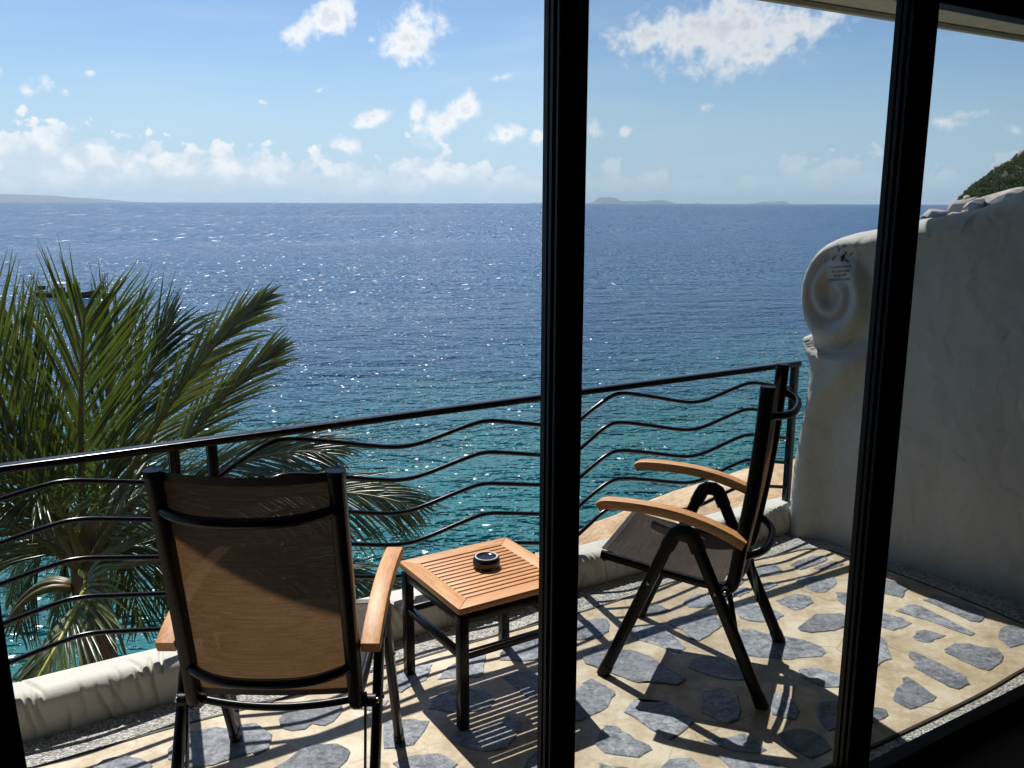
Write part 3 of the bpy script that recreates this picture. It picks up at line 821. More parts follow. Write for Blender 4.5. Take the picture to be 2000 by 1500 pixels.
# ---- sculpted kerb under the railing
def build_kerb():
    prof = []
    hw, hh, r = 0.088, 0.145, 0.050
    prof.append((-hw, -0.02)); prof.append((-hw - 0.004, 0.03)); prof.append((-hw - 0.004, hh - r - 0.015))
    for a in range(0, 91, 15):
        prof.append((-hw + r - r * math.cos(R(a)), hh - r + r * math.sin(R(a))))
    for a in range(75, -1, -15):
        prof.append((hw - r + r * math.cos(R(a)), hh - r + r * math.sin(R(a))))
    prof += [(hw, 0.03), (hw, -0.6)]
    # refine the profile
    fine = []
    for a, b in zip(prof, prof[1:]):
        L = math.hypot(b[0]-a[0], b[1]-a[1]); k = max(1, int(L / 0.012)) if a[1] > -0.1 and b[1] > -0.1 else 1
        for j in range(k): fine.append((a[0] + (b[0]-a[0]) * j / k, a[1] + (b[1]-a[1]) * j / k))
    fine.append(prof[-1])
    arc = [0]
    for a, b in zip(fine, fine[1:]): arc.append(arc[-1] + math.hypot(b[0]-a[0], b[1]-a[1]))
    T0, T1, dt = -2.0, 3.64, 0.004
    n = int((T1 - T0) / dt); m = len(fine); vs, fs = [], []
    random.seed(11)
    # carved strokes: (t at the crest, lean, start arc, end arc, width, depth)
    strokes = []; t = T0
    while t < T1:
        t += random.uniform(0.022, 0.055)
        kind = random.random()
        if kind < 0.55: s0, s1 = random.uniform(0.02, 0.06), random.uniform(0.16, 0.24)
        elif kind < 0.8: s0, s1 = random.uniform(0.11, 0.15), random.uniform(0.24, 0.34)
        else: s0, s1 = 0.0, random.uniform(0.10, 0.15)
        strokes.append((t, random.uniform(-0.35, 0.05), s0, s1, random.uniform(0.0055, 0.010), random.uniform(0.008, 0.015), random.uniform(-1.2, 1.2)))
    for i in range(n + 1):
        t = T0 + dt * i
        near = [q for q in strokes if abs(q[0] - t) < 0.16]
        sway = 0.006 * noise.noise(Vector((t * 2.3, 0.3, 0)))
        for j, (a, b) in enumerate(fine):
            s = arc[j]; d = 0.0
            for (ts, lean, s0, s1, w, dep, cur) in near:
                if s0 < s < s1:
                    f = (s - s0) / (s1 - s0)
                    c = ts + lean * (s - 0.14) + cur * (s - 0.14) ** 2 * 2.0
                    g = math.exp(-((t - c) / (w * (0.35 + 0.9 * f * (1 - f) * 2.2))) ** 2)
                    d = max(d, dep * g * math.sin(math.pi * f) ** 0.5)
            d -= 0.0022 * noise.noise(Vector((t * 9, s * 9, 4.0)))
            # push along the profile normal
            p0, p1 = fine[max(j-1, 0)], fine[min(j+1, m-1)]
            tx, tz = p1[0]-p0[0], p1[1]-p0[1]; L = math.hypot(tx, tz) or 1
            nx, nz = -tz / L, tx / L
            vs.append(rail(t, a - nx * d + sway, b - nz * d))
    for i in range(n):
        for j in range(m - 1): fs.append((i*m+j, i*m+j+1, (i+1)*m+j+1, (i+1)*m+j))
    fs.append(tuple(range(m))[::-1])
    fs.append(tuple(range(n*m, (n+1)*m)))
    k = mesh_obj('kerb', vs, fs, M['kerb'], smooth=True)
    tag(k, 'low cream kerb with carved leaf-like grooves under the black railing', 'kerb')
build_kerb()

# ---- scroll wall
def build_wall():
    o = [(-.050, -.05), (-.056, .05), (-.060, .15), (-.060, .24), (-.053, .381), (-.039, .523), (-.016, .664), (.000, .78), (-.002, .87), (-.022, .94), (-.050, 1.005), (-.060, 1.034), (-.030, 1.040),
         (-.030, 1.055), (-.060, 1.135), (-.079, 1.238), (-.076, 1.31), (-.058, 1.372), (-.034, 1.425), (.002, 1.473), (.05, 1.512), (.106, 1.542), (.17, 1.561), (.235, 1.574), (.36, 1.602), (.497, 1.634),
         (.60, 1.651), (.672, 1.666), (.74, 1.684), (.795, 1.705), (.85, 1.730), (.909, 1.760), (1.0, 1.815), (1.1, 1.885), (1.25, 2.0), (1.40, 2.11), (1.53, 2.18), (1.53, -.05)]
    P = []
    for a, b in zip(o, o[1:] + o[:1]):
        L = math.hypot(b[0]-a[0], b[1]-a[1]); k = max(1, int(L / 0.012))
        for j in range(k): P.append((a[0] + (b[0]-a[0]) * j / k, a[1] + (b[1]-a[1]) * j / k))
    P = np.array(P); h = 0.0105
    us = np.arange(-0.10, 1.54 + h, h); zs = np.arange(-0.05, 2.20, h)
    U, Z = np.meshgrid(us, zs)
    # inside test and distance to the outline
    ins = np.zeros(U.shape, bool); n = len(P)
    for i in range(n):
        a, b = P[i], P[i-1]
        if a[1] == b[1]: continue
        c = (a[1] > Z) != (b[1] > Z)
        ins ^= c & (U < (b[0]-a[0]) * (Z - a[1]) / (b[1]-a[1]) + a[0])
    # distance ignoring the bottom and the house end
    free = np.array([p for p in P if p[1] > -0.04 and p[0] < 1.52])
    D = np.full(U.shape, 9.0); NU = U.copy(); NZ = Z.copy()
    for a in free:
        d = np.hypot(U - a[0], Z - a[1]); m = d < D; D[m] = d[m]; NU[m] = a[0]; NZ[m] = a[1]
    keep = ins | (D < h * 0.75)
    # snap the rim
    rim = keep & (D < h * 0.8)
    U2 = np.where(rim, NU, U); Z2 = np.where(rim, NZ, Z)
    sd = np.where(rim, 0.0, D)
    half = 0.085
    def rnd(x, r): q = 1 - np.clip(x / r, 0, 1); return np.sqrt(np.clip(1 - q * q, 0, 1))
    F = half * rnd(sd, 0.085)
    # scroll: one long roll that runs along the top and winds into a spiral
    cx, cz = .124, 1.262
    path = [(1.5, 2.10), (1.38, 2.03), (1.24, 1.925), (1.09, 1.815), (.99, 1.748), (.90, 1.695), (.79, 1.640), (.67, 1.604), (.497, 1.570), (.36, 1.538), (.235, 1.512)]
    for k in range(0, 61):
        th = R(90 + k * 12.6); f = k / 60
        r = 0.235 * (1 - f) ** 0.85 + 0.010
        path.append((cx + r * (0.70 + 0.15 * f) * math.cos(th), cz + r * math.sin(th)))
    pw = [0.10] * 9 + [0.10, 0.095] + [0.090 * (1 - k / 60) ** 0.8 + 0.014 for k in range(61)]
    amp = [0.0, 0.0, 0.0, 0.0, 0.0, 0.0, 0.05, 0.10, 0.18, 0.30, 0.42] + [0.66 + 0.44 * k / 60 for k in range(61)]
    ridge = np.zeros(U.shape)
    pth = np.array(path)
    for i in range(len(pth) - 1):
        for q in np.linspace(0, 1, 5)[:-1]:
            a = pth[i] * (1 - q) + pth[i+1] * q; w = pw[i] * (1 - q) + pw[i+1] * q; am = amp[i] * (1 - q) + amp[i+1] * q
            if am <= 0: continue
            d = np.clip(np.hypot(U - a[0], Z - a[1]) / w, 0, 1)
            ridge = np.maximum(ridge, w * am * (0.5 + 0.5 * np.cos(np.pi * d)))
    edge_soft = rnd(sd, 0.05)
    # pedestal lip under the scroll and the column below it
    lip = 0.952 + 1.9 * (U - 0.135) ** 2 + 0.05 * np.exp(-((U + 0.05) / 0.03) ** 2)
    colb = 0.07 + 0.20 * sstep(0.62, 0.98, Z)
    ped = sstep(0.11, -0.05, U - colb) * sstep(0.006, -0.006, Z - lip)
    F = F + ridge * edge_soft * np.where(Z > lip, 1, 0) + 0.068 * ped * edge_soft
    rng = np.random.RandomState(3)
    W_ = np.zeros(U.shape)
    for i in range(U.shape[0]):
        for j in range(U.shape[1]):
            if keep[i, j]: W_[i, j] = noise.fractal(Vector((U[i, j] * 5, Z[i, j] * 3, 7)), 0.9, 2.0, 3)
    F = F + 0.007 * W_ * edge_soft
    idx = -np.ones(U.shape, int); vs, fs = [], []
    for i in range(U.shape[0]):
        for j in range(U.shape[1]):
            if keep[i, j]:
                idx[i, j] = len(vs); vs.append(wallp(U2[i, j] - 0.034 * max(0, Z2[i, j]), F[i, j] - half - 0.045 * max(0, Z2[i, j]), Z2[i, j]))
    nb = len(vs); bidx = {}
    for i in range(U.shape[0]):
        for j in range(U.shape[1]):
            if keep[i, j]:
                if rim[i, j]: bidx[(i, j)] = idx[i, j]
                else:
                    bidx[(i, j)] = len(vs); vs.append(wallp(U2[i, j] - 0.034 * max(0, Z2[i, j]), -half - half * rnd(sd[i, j], 0.085) - 0.045 * max(0, Z2[i, j]), Z2[i, j]))
    for i in range(U.shape[0] - 1):
        for j in range(U.shape[1] - 1):
            q = [(i, j), (i, j+1), (i+1, j+1), (i+1, j)]
            q = [c for c in q if keep[c]]
            if len(q) >= 3 and any(not rim[c] for c in q):
                fs.append(tuple(idx[c] for c in q)); fs.append(tuple(bidx[c] for c in reversed(q)))
            elif len(q) >= 3 and sum(ins[c] for c in q) >= 2:
                fs.append(tuple(idx[c] for c in q))
    bm = bmesh.new(); V = [bm.verts.new(v) for v in vs]
    for f in fs:
        if len(set(f)) == len(f):
            try: bm.faces.new([V[k] for k in f])
            except ValueError: pass
    bmesh.ops.remove_doubles(bm, verts=bm.verts, dist=0.0004)
    w = bm_obj('scroll_wall', bm, M['stucco'], smooth=True)
    tag(w, 'cream stucco garden wall ending in a moulded spiral scroll', 'wall')
build_wall()

# ================================================================== THINGS
# ---- railing
def build_railing():
    root = empty('terrace_railing', rail(1.4, 0, 0.13)); o = root.location
    def rp(t, z, off=0.0): return rail(t, off, z) - o
    v, f = sweep([rp(-0.95, 0.888), rp(3.615, 0.888)], rect_profile(0.046, 0.026, 0.004))
    sharpen(mesh_obj('handrail', v, f, M['rail_paint'], root))
    for t in (-0.92, 0.511, 0.637, 2.06, 2.187, 3.592):
        v, f = sweep([rp(t, 0.10), rp(t, 0.876)], rect_profile(0.034, 0.034, 0.004), up=RAIL_N)
        sharpen(mesh_obj('post', v, f, M['rail_paint'], root))
    wave = [(0.0, 0.742), (0.09, 0.796), (0.19, 0.846), (0.27, 0.855), (0.43, 0.823), (0.62, 0.778), (0.72, 0.763), (0.82, 0.770), (1.02, 0.810), (1.11, 0.817), (1.22, 0.798), (1.43, 0.755)]
    for t0, L in ((-0.92, 1.431), (0.637, 1.423), (2.187, 1.405)):
        for k in range(5):
            pts = [rp(t0 + a / 1.43 * L + (0.010 * math.sin(k * 2.1 + t0) * (1 if 0.1 < a < 1.3 else 0)), z - 0.1345 * k) for a, z in wave]
            path = smooth_path(pts, 8)
            v, f = sweep(path, circle_profile(0.0095, 8), up=RAIL_N)
            mesh_obj('wavy_bar', v, f, M['rail_paint'], root, smooth=True)
    tag(root, 'black steel terrace railing with wavy horizontal bars above the kerb', 'railing')
build_railing()

# ---- glass door, fixed window and sticker
def stile(name, s0, s1, m0, m1, z0, z1, parent, o):
    """Aluminium profile with shallow grooves on the face that looks left."""
    d = m1 - m0
    P = [(s0, m0), (s0, m0 + d*.30), (s0 + .006, m0 + d*.32), (s0 + .006, m0 + d*.42), (s0, m0 + d*.44), (s0, m0 + d*.62), (s0 + .009, m0 + d*.64), (s0 + .009, m0 + d*.80), (s0 + .002, m0 + d*.82), (s0 + .002, m1 - .003), (s0 + .005, m1), (s1 - .003, m1), (s1, m1 - .003), (s1, m0)]
    n = len(P)
    vs = [house(s, m, z0) - o for s, m in P] + [house(s, m, z1) - o for s, m in P]
    fs = [(i, (i+1) % n, (i+1) % n + n, i + n) for i in range(n)] + [tuple(range(n))[::-1], tuple(range(n, 2*n))]
    bm = bmesh.new(); V = [bm.verts.new(v) for v in vs]
    for f in fs: bm.faces.new([V[i] for i in f])
    return bm_obj(name, bm, M['frame_black'], parent)
def hpart(name, s0, s1, m0, m1, z0, z1, mat, parent, bevel=0.0):
    o = parent.location
    bm = box_bm((s1-s0, m1-m0, z1-z0), house((s0+s1)/2, (m0+m1)/2, (z0+z1)/2) - o, bevel, HROT)
    return bm_obj(name, bm, mat, parent)
def build_door():
    d = empty('sliding_glass_door', house(-0.65, 0.02, 0.03)); o = d.location
    stile('stile', -1.202, -1.134, 0.0, 0.05, 0.05, 2.24, d, o)
    stile('stile', -0.184, -0.118, 0.0, 0.05, 0.05, 2.24, d, o)
    hpart('top_rail', -1.134, -0.184, 0.004, 0.046, 2.178, 2.24, M['frame_black'], d)
    hpart('bottom_rail', -1.134, -0.184, 0.004, 0.046, 0.05, 0.12, M['frame_black'], d)
    hpart('glass_pane', -1.136, -0.178, 0.021, 0.027, 0.115, 2.185, M['glass'], d)
    tag(d, 'black framed sliding glass door with a round sticker on its pane', 'door')
    w = empty('fixed_window', house(0.75, 0.02, 0.03)); o = w.location
    stile('jamb', -0.116, -0.088, 0.0, 0.052, 0.05, 2.24, w, o)
    stile('jamb', 1.55, 1.61, 0.0, 0.052, 0.05, 2.24, w, o)
    hpart('top_rail', -0.088, 1.55, 0.003, 0.048, 2.178, 2.24, M['frame_black'], w)
    hpart('bottom_rail', -0.088, 1.55, 0.003, 0.048, 0.02, 0.075, M['frame_black'], w)
    hpart('glass_pane', -0.092, 1.556, 0.020, 0.026, 0.07, 2.185, M['glass'], w)
    tag(w, 'fixed black framed window beside the right edge, facing the stucco wall', 'window')
    f = empty('door_frame', house(-0.8, 0.05, 0.0))
    hpart('header', -3.2, 1.62, -0.03, 0.088, 2.243, 2.333, M['frame_black'], f, 0.003)
    hpart('sill_track', -3.2, 1.62, 0.000, 0.057, 0.006, 0.018, M['frame_black'], f)
    hpart('jamb', -3.2, -3.14, -0.02, 0.08, 0.019, 2.242, M['frame_black'], f, 0.003)
    tag(f, 'black frame and floor track of the open terrace door', 'door frame')
build_door()

def build_sticker():
    c = house(-0.347, 0.0285, 1.556)
    root = empty('warning_sticker', c)
    B = Matrix((W_DIR, UP, IN_DIR)).transposed()
    def put(P, z=0.0): return [B @ Vector((x, y, z)) for x, y in P]
    n = 48; rx, ry = 0.053, 0.060
    ringp = [(rx * math.cos(2*math.pi*i/n), ry * math.sin(2*math.pi*i/n)) for i in range(n)]
    vs = put(ringp, 0) + put(ringp, 0.0003)
    mesh_obj('film', vs, [tuple(range(n, 2*n)), tuple(range(n))[::-1]] + [(i, (i+1) % n, (i+1) % n + n, i + n) for i in range(n)], M['film'], root)
    inn = [(x * 0.975, y * 0.975) for x, y in ringp]
    vs = put(ringp, 0.0006) + put(inn, 0.0006)
    mesh_obj('rim', vs, [(i, (i+1) % n, (i+1) % n + n, i + n) for i in range(n)], M['film'], root)
    # lettering
    lines = ['TO AVOID INSECTS', 'IN YOUR ROOM', 'PLEASE KEEP', 'WINDOWS CLOSED']
    for k, L in enumerate(lines):
        cu = bpy.data.curves.new('line', 'FONT'); cu.body = L; cu.size = 0.0088; cu.align_x = 'CENTER'; cu.offset = 0.00016
        cu.space_character = 1.0; cu.extrude = 0.00005; cu.resolution_u = 3
        tmp = bpy.data.objects.new('tmp', cu); COL.objects.link(tmp)
        dg = bpy.context.evaluated_depsgraph_get()
        me = bpy.data.meshes.new_from_object(tmp.evaluated_get(dg))
        bpy.data.objects.remove(tmp)
        M4 = B.to_4x4() @ Matrix.Translation((-0.004, -0.0085 - 0.0100 * k, 0.0008))
        me.transform(M4); me.materials.clear(); me.materials.append(M['print_black'])
        ob = bpy.data.objects.new('lettering', me); link(ob, root)
    # insects
    def ant(x, y, s, ang, wings=False):
        parts = []
        def ell(cx, cy, a, b, r=0.0):
            P = []
            for i in range(14):
                t = 2*math.pi*i/14; u, v = a*math.cos(t), b*math.sin(t)
                P.append((cx + u*math.cos(r) - v*math.sin(r), cy + u*math.sin(r) + v*math.cos(r)))
            parts.append(P)
        ell(-0.55, 0, 0.42, 0.20); ell(0.05, 0, 0.26, 0.13); ell(0.52, 0, 0.24, 0.17)
        def leg(a, b, c, w=0.035):
            for p, q in ((a, b), (b, c)):
                dx, dy = q[0]-p[0], q[1]-p[1]; L = math.hypot(dx, dy); nx, ny = -dy/L*w, dx/L*w
                parts.append([(p[0]+nx, p[1]+ny), (p[0]-nx, p[1]-ny), (q[0]-nx, q[1]-ny), (q[0]+nx, q[1]+ny)])
        for sg in (1, -1):
            leg((0.1, 0), (0.35, 0.38*sg), (0.75, 0.52*sg)); leg((0.0, 0), (0.0, 0.42*sg), (-0.15, 0.72*sg)); leg((-0.1, 0), (-0.35, 0.40*sg), (-0.8, 0.58*sg))
            leg((0.7, 0.05*sg), (0.95, 0.25*sg), (1.15, 0.20*sg), 0.025)
        if wings: ell(-0.3, 0.32, 0.5, 0.12, -0.4); ell(-0.3, -0.32, 0.5, 0.12, 0.4)
        V, Fs = [], []
        ca, sa = math.cos(ang), math.sin(ang)
        for k, P in enumerate(parts):
            b = len(V)
            V += put([(x + s*(p[0]*ca - p[1]*sa), y + s*(p[0]*sa + p[1]*ca)) for p in P], 0.0008 + k * 0.00001)
            Fs.append(tuple(range(b, b + len(P))))
        mesh_obj('insect_print', V, Fs, M['print_black'], root)
    ant(0.004, 0.020, 0.0165, R(48), True)
    ant(-0.018, 0.040, 0.0095, R(120)); ant(0.004, 0.045, 0.0095, R(15)); ant(-0.031, 0.017, 0.0100, R(35)); ant(0.031, 0.025, 0.0090, R(20)); ant(0.018, 0.008, 0.0095, R(-15))
    tag(root, 'round clear sticker with black insects and lettering on the door glass', 'sticker')
build_sticker()

def build_curtain():
    vs, fs = [], []; n, k = 70, 30
    for j in range(k + 1):
        z = 0.03 + 2.10 * j / k; low = 1 - j / k
        for i in range(n + 1):
            f = i / n
            s1 = -2.175 + 0.05 * low ** 2 + 0.012 * math.sin(z * 4.0) * low
            s = -3.05 + f * (s1 + 3.05)
            m = 0.125 + (0.030 + 0.02 * low) * math.sin(f * 44 + 0.5 * math.sin(z * 1.7)) + 0.012 * noise.noise(Vector((f * 6, z * 1.3, 2)))
            vs.append(house(s, m, z))
    for j in range(k):
        for i in range(n): fs.append((j*(n+1)+i, j*(n+1)+i+1, (j+1)*(n+1)+i+1, (j+1)*(n+1)+i))
    o = mesh_obj('curtain', vs, fs, M['curtain'], smooth=True)
    md = o.modifiers.new('thickness', 'SOLIDIFY'); md.thickness = 0.003
    tag(o, 'black curtain hanging in folds at the left edge of the doorway', 'curtain')
build_curtain()

# ---- folding chair (x across, y forwards, z up)
def build_chair(back, wl, wb, arm_dz):
    root = empty('folding_armchair')
    def add(name, vf, mat, parent=root, sharp=False):
        o = mesh_obj(name, vf[0], vf[1], mat, parent, smooth=True)
        if sharp: sharpen(o, 40)
        return o
    oval = rect_profile(0.026, 0.044, 0.010)
    backp = smooth_path([Vector((0, a, b)) for a, b in back], 6)
    zb0, zt0 = back[0][1] + 0.035, back[-1][1] - 0.004
    def back_y(z):
        for a, b in zip(backp, backp[1:]):
            if a.z <= z <= b.z: return a.y + (b.y - a.y) * (z - a.z) / max(1e-6, b.z - a.z)
        return backp[-1].y if z > 1 else backp[0].y
    for sx in (-1, 1):
        X = sx * wl
        for (y0, z0, y1, z1) in ((0.045, 0.585, 0.28, 0.012), (-0.020, 0.585, -0.28, 0.012)):
            leg = add('leg', sweep([(X, y0, z0), (X, y1, z1)], oval, up=(0, 1, 0)), M['black_paint'], sharp=True)
            d = Vector((0, y1 - y0, z1 - z0)).normalized()
            add('foot_cap', sweep([Vector((X, y1, z1)) - d * 0.03, Vector((X, y1, z1)) + d * 0.014], rect_profile(0.030, 0.048, 0.011), up=(0, 1, 0)), M['plastic'], leg, True)
            b = Vector((X + sx * 0.014, y0 + (y1 - y0) * 0.34, z0 + (z1 - z0) * 0.34))
            add('bolt', sweep([b, b + Vector((sx * 0.004, 0, 0))], circle_profile(0.006, 10)), M['steel'], leg)
        # bracket over the two legs
        br = [Vector((X, y, z)) for y, z in ((0.066, 0.530), (0.050, 0.567), (0.041, 0.584), (0.026, 0.593), (-0.002, 0.593), (-0.017, 0.584), (-0.026, 0.567), (-0.043, 0.530))]
        add('bracket', sweep(br, rect_profile(0.052, 0.034, 0.011), up=(1, 0, 0)), M['plastic'], sharp=True)
        # teak armrest, a bowed slab
        top = smooth_path([(X, y, z + arm_dz * (y + .195) / .5) for y, z in ((.312, .664), (.285, .677), (.20, .681), (.10, .678), (.013, .667), (-.07, .647), (-.14, .622), (-.195, .596))], 4)
        arm_v, arm_f = sweep([p - Vector((0, 0, 0.017)) for p in top], rect_profile(0.050, 0.034, 0.004))
        a = add('armrest', (arm_v, arm_f), M['teak_y'], sharp=True)
        # back post with sling channel
        XB = sx * wb
        post = [p + Vector((XB, 0, 0)) for p in backp]
        add('back_post', sweep(post, rect_profile(0.038, 0.047, 0.012), up=(0, 1, 0)), M['black_paint'], sharp=True)
        add('post_cap', sweep([post[-1] - Vector((0, 0, .012)), post[-1] + Vector((0, 0, .003))], rect_profile(0.040, 0.049, 0.013), up=(0, 1, 0)), M['plastic'], sharp=True)
        # seat side rail, hinge barrel and folding strut
        add('seat_rail', sweep([(XB, .312, .452), (XB, .12, .424), (XB, -.05, .404), (XB, -.145, .400)], rect_profile(0.022, 0.032, 0.009)), M['black_paint'], sharp=True)
        hx = sx * 0.205
        add('hinge', sweep([(sx * .196, -.140, .398), (sx * .262, -.140, .398)], circle_profile(0.017, 14)), M['plastic'], sharp=True)
        add('hinge_pin', sweep([(sx * .262, -.140, .398), (sx * .270, -.140, .398)], circle_profile(0.008, 10)), M['steel'])
        add('strut', sweep([(sx * .236, -.150, .388), (sx * .236, -.196, .165)], rect_profile(0.005, 0.018), up=(0, 1, 0)), M['chrome_dark'])
        add('strut_pin', sweep([(sx * .226, -.196, .168), (sx * .268, -.196, .168)], circle_profile(0.006, 8)), M['plastic'])
        add('arm_link', sweep([(sx * .222, -.183, .585), (sx * .258, -.183, .585)], circle_profile(0.010, 10)), M['plastic'])
    # bowed cross bars behind the sling
    for z, bow in ((back[-1][1] - 0.098, 0.070), (0.520, 0.066)):
        P = []
        for i in range(25):
            f = i / 12 - 1
            P.append((f * (wb - .007), back_y(z) - 0.012 - bow * (1 - f ** 4) ** 1.0 * (1 - 0.25 * f * f), z - 0.010 * (1 - f * f)))
        add('cross_bar', sweep(P, circle_profile(0.0135, 10)), M['black_paint'])
    P = [(f / 10 * 0.24 , -.140 - 0.030 * (1 - (f/10) ** 2), .412 - 0.016 * (1 - (f/10) ** 2)) for f in range(-10, 11)]
    add('cross_bar', sweep(P, circle_profile(0.011, 10)), M['black_paint'])
    add('cross_bar', sweep([(-wb, .300, .436), (wb, .300, .436)], circle_profile(0.010, 10)), M['black_paint'])
    # slings
    def sling(name, fn, nu, nv, parent=root, mat=None):
        vs, fs = [], []
        for j in range(nv + 1):
            for i in range(nu + 1): vs.append(fn(i / nu * 2 - 1, j / nv))
        for j in range(nv):
            for i in range(nu): fs.append((j*(nu+1)+i, j*(nu+1)+i+1, (j+1)*(nu+1)+i+1, (j+1)*(nu+1)+i))
        return mesh_obj(name, vs, fs, mat or M['sling'], parent, smooth=True)
    def fb(u, v):
        z = zb0 + v * (zt0 - zb0)
        dip = 0.012 * (1 - u * u) * (v > 0.5) * (v - 0.5) * 2
        return (u * (wb - .009), back_y(z) - 0.022 * (1 - u ** 2) * (0.6 + 0.4 * math.sin(math.pi * v)) + 0.004, z - dip)
    bs = sling('back_sling', fb, 16, 30)
    sling('hem', lambda u, v: Vector(fb(u, 0.965 + v * 0.037)) + Vector((0, -0.0025, 0.001)), 16, 2, bs, M['hem'])
    sling('hem', lambda u, v: Vector(fb(u, -0.002 + v * 0.030)) + Vector((0, -0.0025, 0)), 16, 2, bs, M['hem'])
    def fs_(u, v):
        y = -0.125 + v * 0.437
        z = 0.402 + 0.056 * max(0, (y + 0.05) / 0.36) ** 1.2 - 0.026 * (1 - u * u) * math.sin(math.pi * min(1, max(0.02, v * 0.94 + .04)))
        return (u * (wb - .007), y, z + 0.012)
    ss = sling('seat_sling', fs_, 14, 24, root, M['seat_sling'])
    sling('hem', lambda u, v: Vector(fs_(u, 0.962 + v * 0.04)) + Vector((0, 0, 0.0025)), 14, 2, ss, M['hem'])
    return root
chair = build_chair([(-.140, .395), (-.157, .425), (-.180, .540), (-.224, .740), (-.264, .920), (-.301, 1.082)], 0.262, 0.213, -0.022)
chair.location = (-0.622, 2.278, 0.006); chair.rotation_euler = (0, 0, 0)
tag(chair, 'folding armchair seen from behind with brown mesh sling and teak arms', 'chair', 'folding armchairs on the terrace')
chair2 = build_chair([(-.140, .400), (-.160, .430), (-.176, .540), (-.204, .740), (-.222, .930), (-.234, 1.112)], 0.256, 0.222, 0.0)
chair2.location = (0.698, 3.099, 0.006); chair2.rotation_euler = (0, 0, R(67.35))
tag(chair2, 'folding armchair in side view, its brown seat facing left, beside the stucco wall', 'chair', 'folding armchairs on the terrace')

# ---- slatted table and ashtray
def build_table():
    root = empty('side_table', (-0.0935, 2.910, 0.0075), math.atan2(0.53, 0.848))
    T = 0.226; zt = 0.4225
    def add(name, size, c, mat, bevel=0.003, parent=root):
        return sharpen(bm_obj(name, box_bm(size, c, bevel), mat, parent), 40)
    for sx in (-1, 1):
        for sy in (-1, 1):
            leg = add('leg', (.034, .034, .398), (sx * .203, sy * .203, .199), M['black_paint'], 0.004)
    for s in (-1, 1):
        add('apron', (.374, .026, .030), (0, s * .203, .384), M['black_paint']); add('apron', (.026, .374, .030), (s * .203, 0, .384), M['black_paint'])
        add('stretcher', (.374, .024, .024), (0, s * .203, .255), M['black_paint']); add('stretcher', (.024, .374, .024), (s * .203, 0, .255), M['black_paint'])
    top = empty('table_top'); top.parent = root
    # mitred border boards
    b = 0.058; th = 0.011
    for k in range(4):
        a = k * math.pi / 2; ca, sa = math.cos(a), math.sin(a)
        loc = [(-T + .0006, -T), (T - .0006, -T), (T - b - .0006, -T + b), (-T + b + .0006, -T + b)]
        if k % 2 == 0: P = [(x * (1 if k == 0 else -1), y * (1 if k == 0 else -1)) for x, y in loc]
        else: P = [(-y, x) if k == 1 else (y, -x) for x, y in loc]
        bm = bmesh.new()
        V = [bm.verts.new((x, y, zt - th)) for x, y in P] + [bm.verts.new((x, y, zt + th)) for x, y in P]
        for f in ((3, 2, 1, 0), (4, 5, 6, 7), (0, 1, 5, 4), (1, 2, 6, 5), (2, 3, 7, 6), (3, 0, 4, 7)): bm.faces.new([V[i] for i in f])
        bmesh.ops.bevel(bm, geom=bm.edges[:], offset=0.0022, segments=2, affect='EDGES', profile=0.5)
        sharpen(bm_obj('border_board', bm, M['teak_x'] if k % 2 == 0 else M['teak_y'], top), 40)
    n = 12; inner = 2 * (T - b); gap = 0.0082; w = (inner - gap * (n + 1)) / n
    for i in range(n):
        y = -T + b + gap + w / 2 + i * (w + gap)
        sharpen(bm_obj('slat', box_bm((inner + 0.004, w, 0.0085), (0, 0, 0), 0.0015), M['teak_x'], top, loc=(0, y, zt + th - 0.0050)), 40)
    tag(root, 'square slatted teak side table on black metal legs between the chairs', 'table')
build_table()

def build_ashtray():
    root = empty('ashtray', (-0.0887, 2.9377, 0.4415))
    v, f = lathe([(0.0, 0.0), (0.043, 0.0), (0.0465, 0.003), (0.0485, 0.010), (0.0485, 0.024), (0.0470, 0.031), (0.0435, 0.0355), (0.0405, 0.0375), (0.0372, 0.0378)], 44)
    body = mesh_obj('body', v, f, M['glaze'], root, smooth=True)
    v, f = lathe([(0.0405, 0.0372), (0.0402, 0.0395), (0.0380, 0.0400), (0.0362, 0.0392), (0.0360, 0.0365)], 44)
    mesh_obj('foot_ring', v, f, M['bisque'], root, smooth=True)
    v, f = lathe([(0.0365, 0.0378), (0.034, 0.0352), (0.020, 0.0345), (0.0, 0.0345)], 44)
    mesh_obj('well', v, f, M['glaze'], root, smooth=True)
    tag(root, 'glossy black round ceramic ashtray with a white ring on the table', 'ashtray')
build_ashtray()

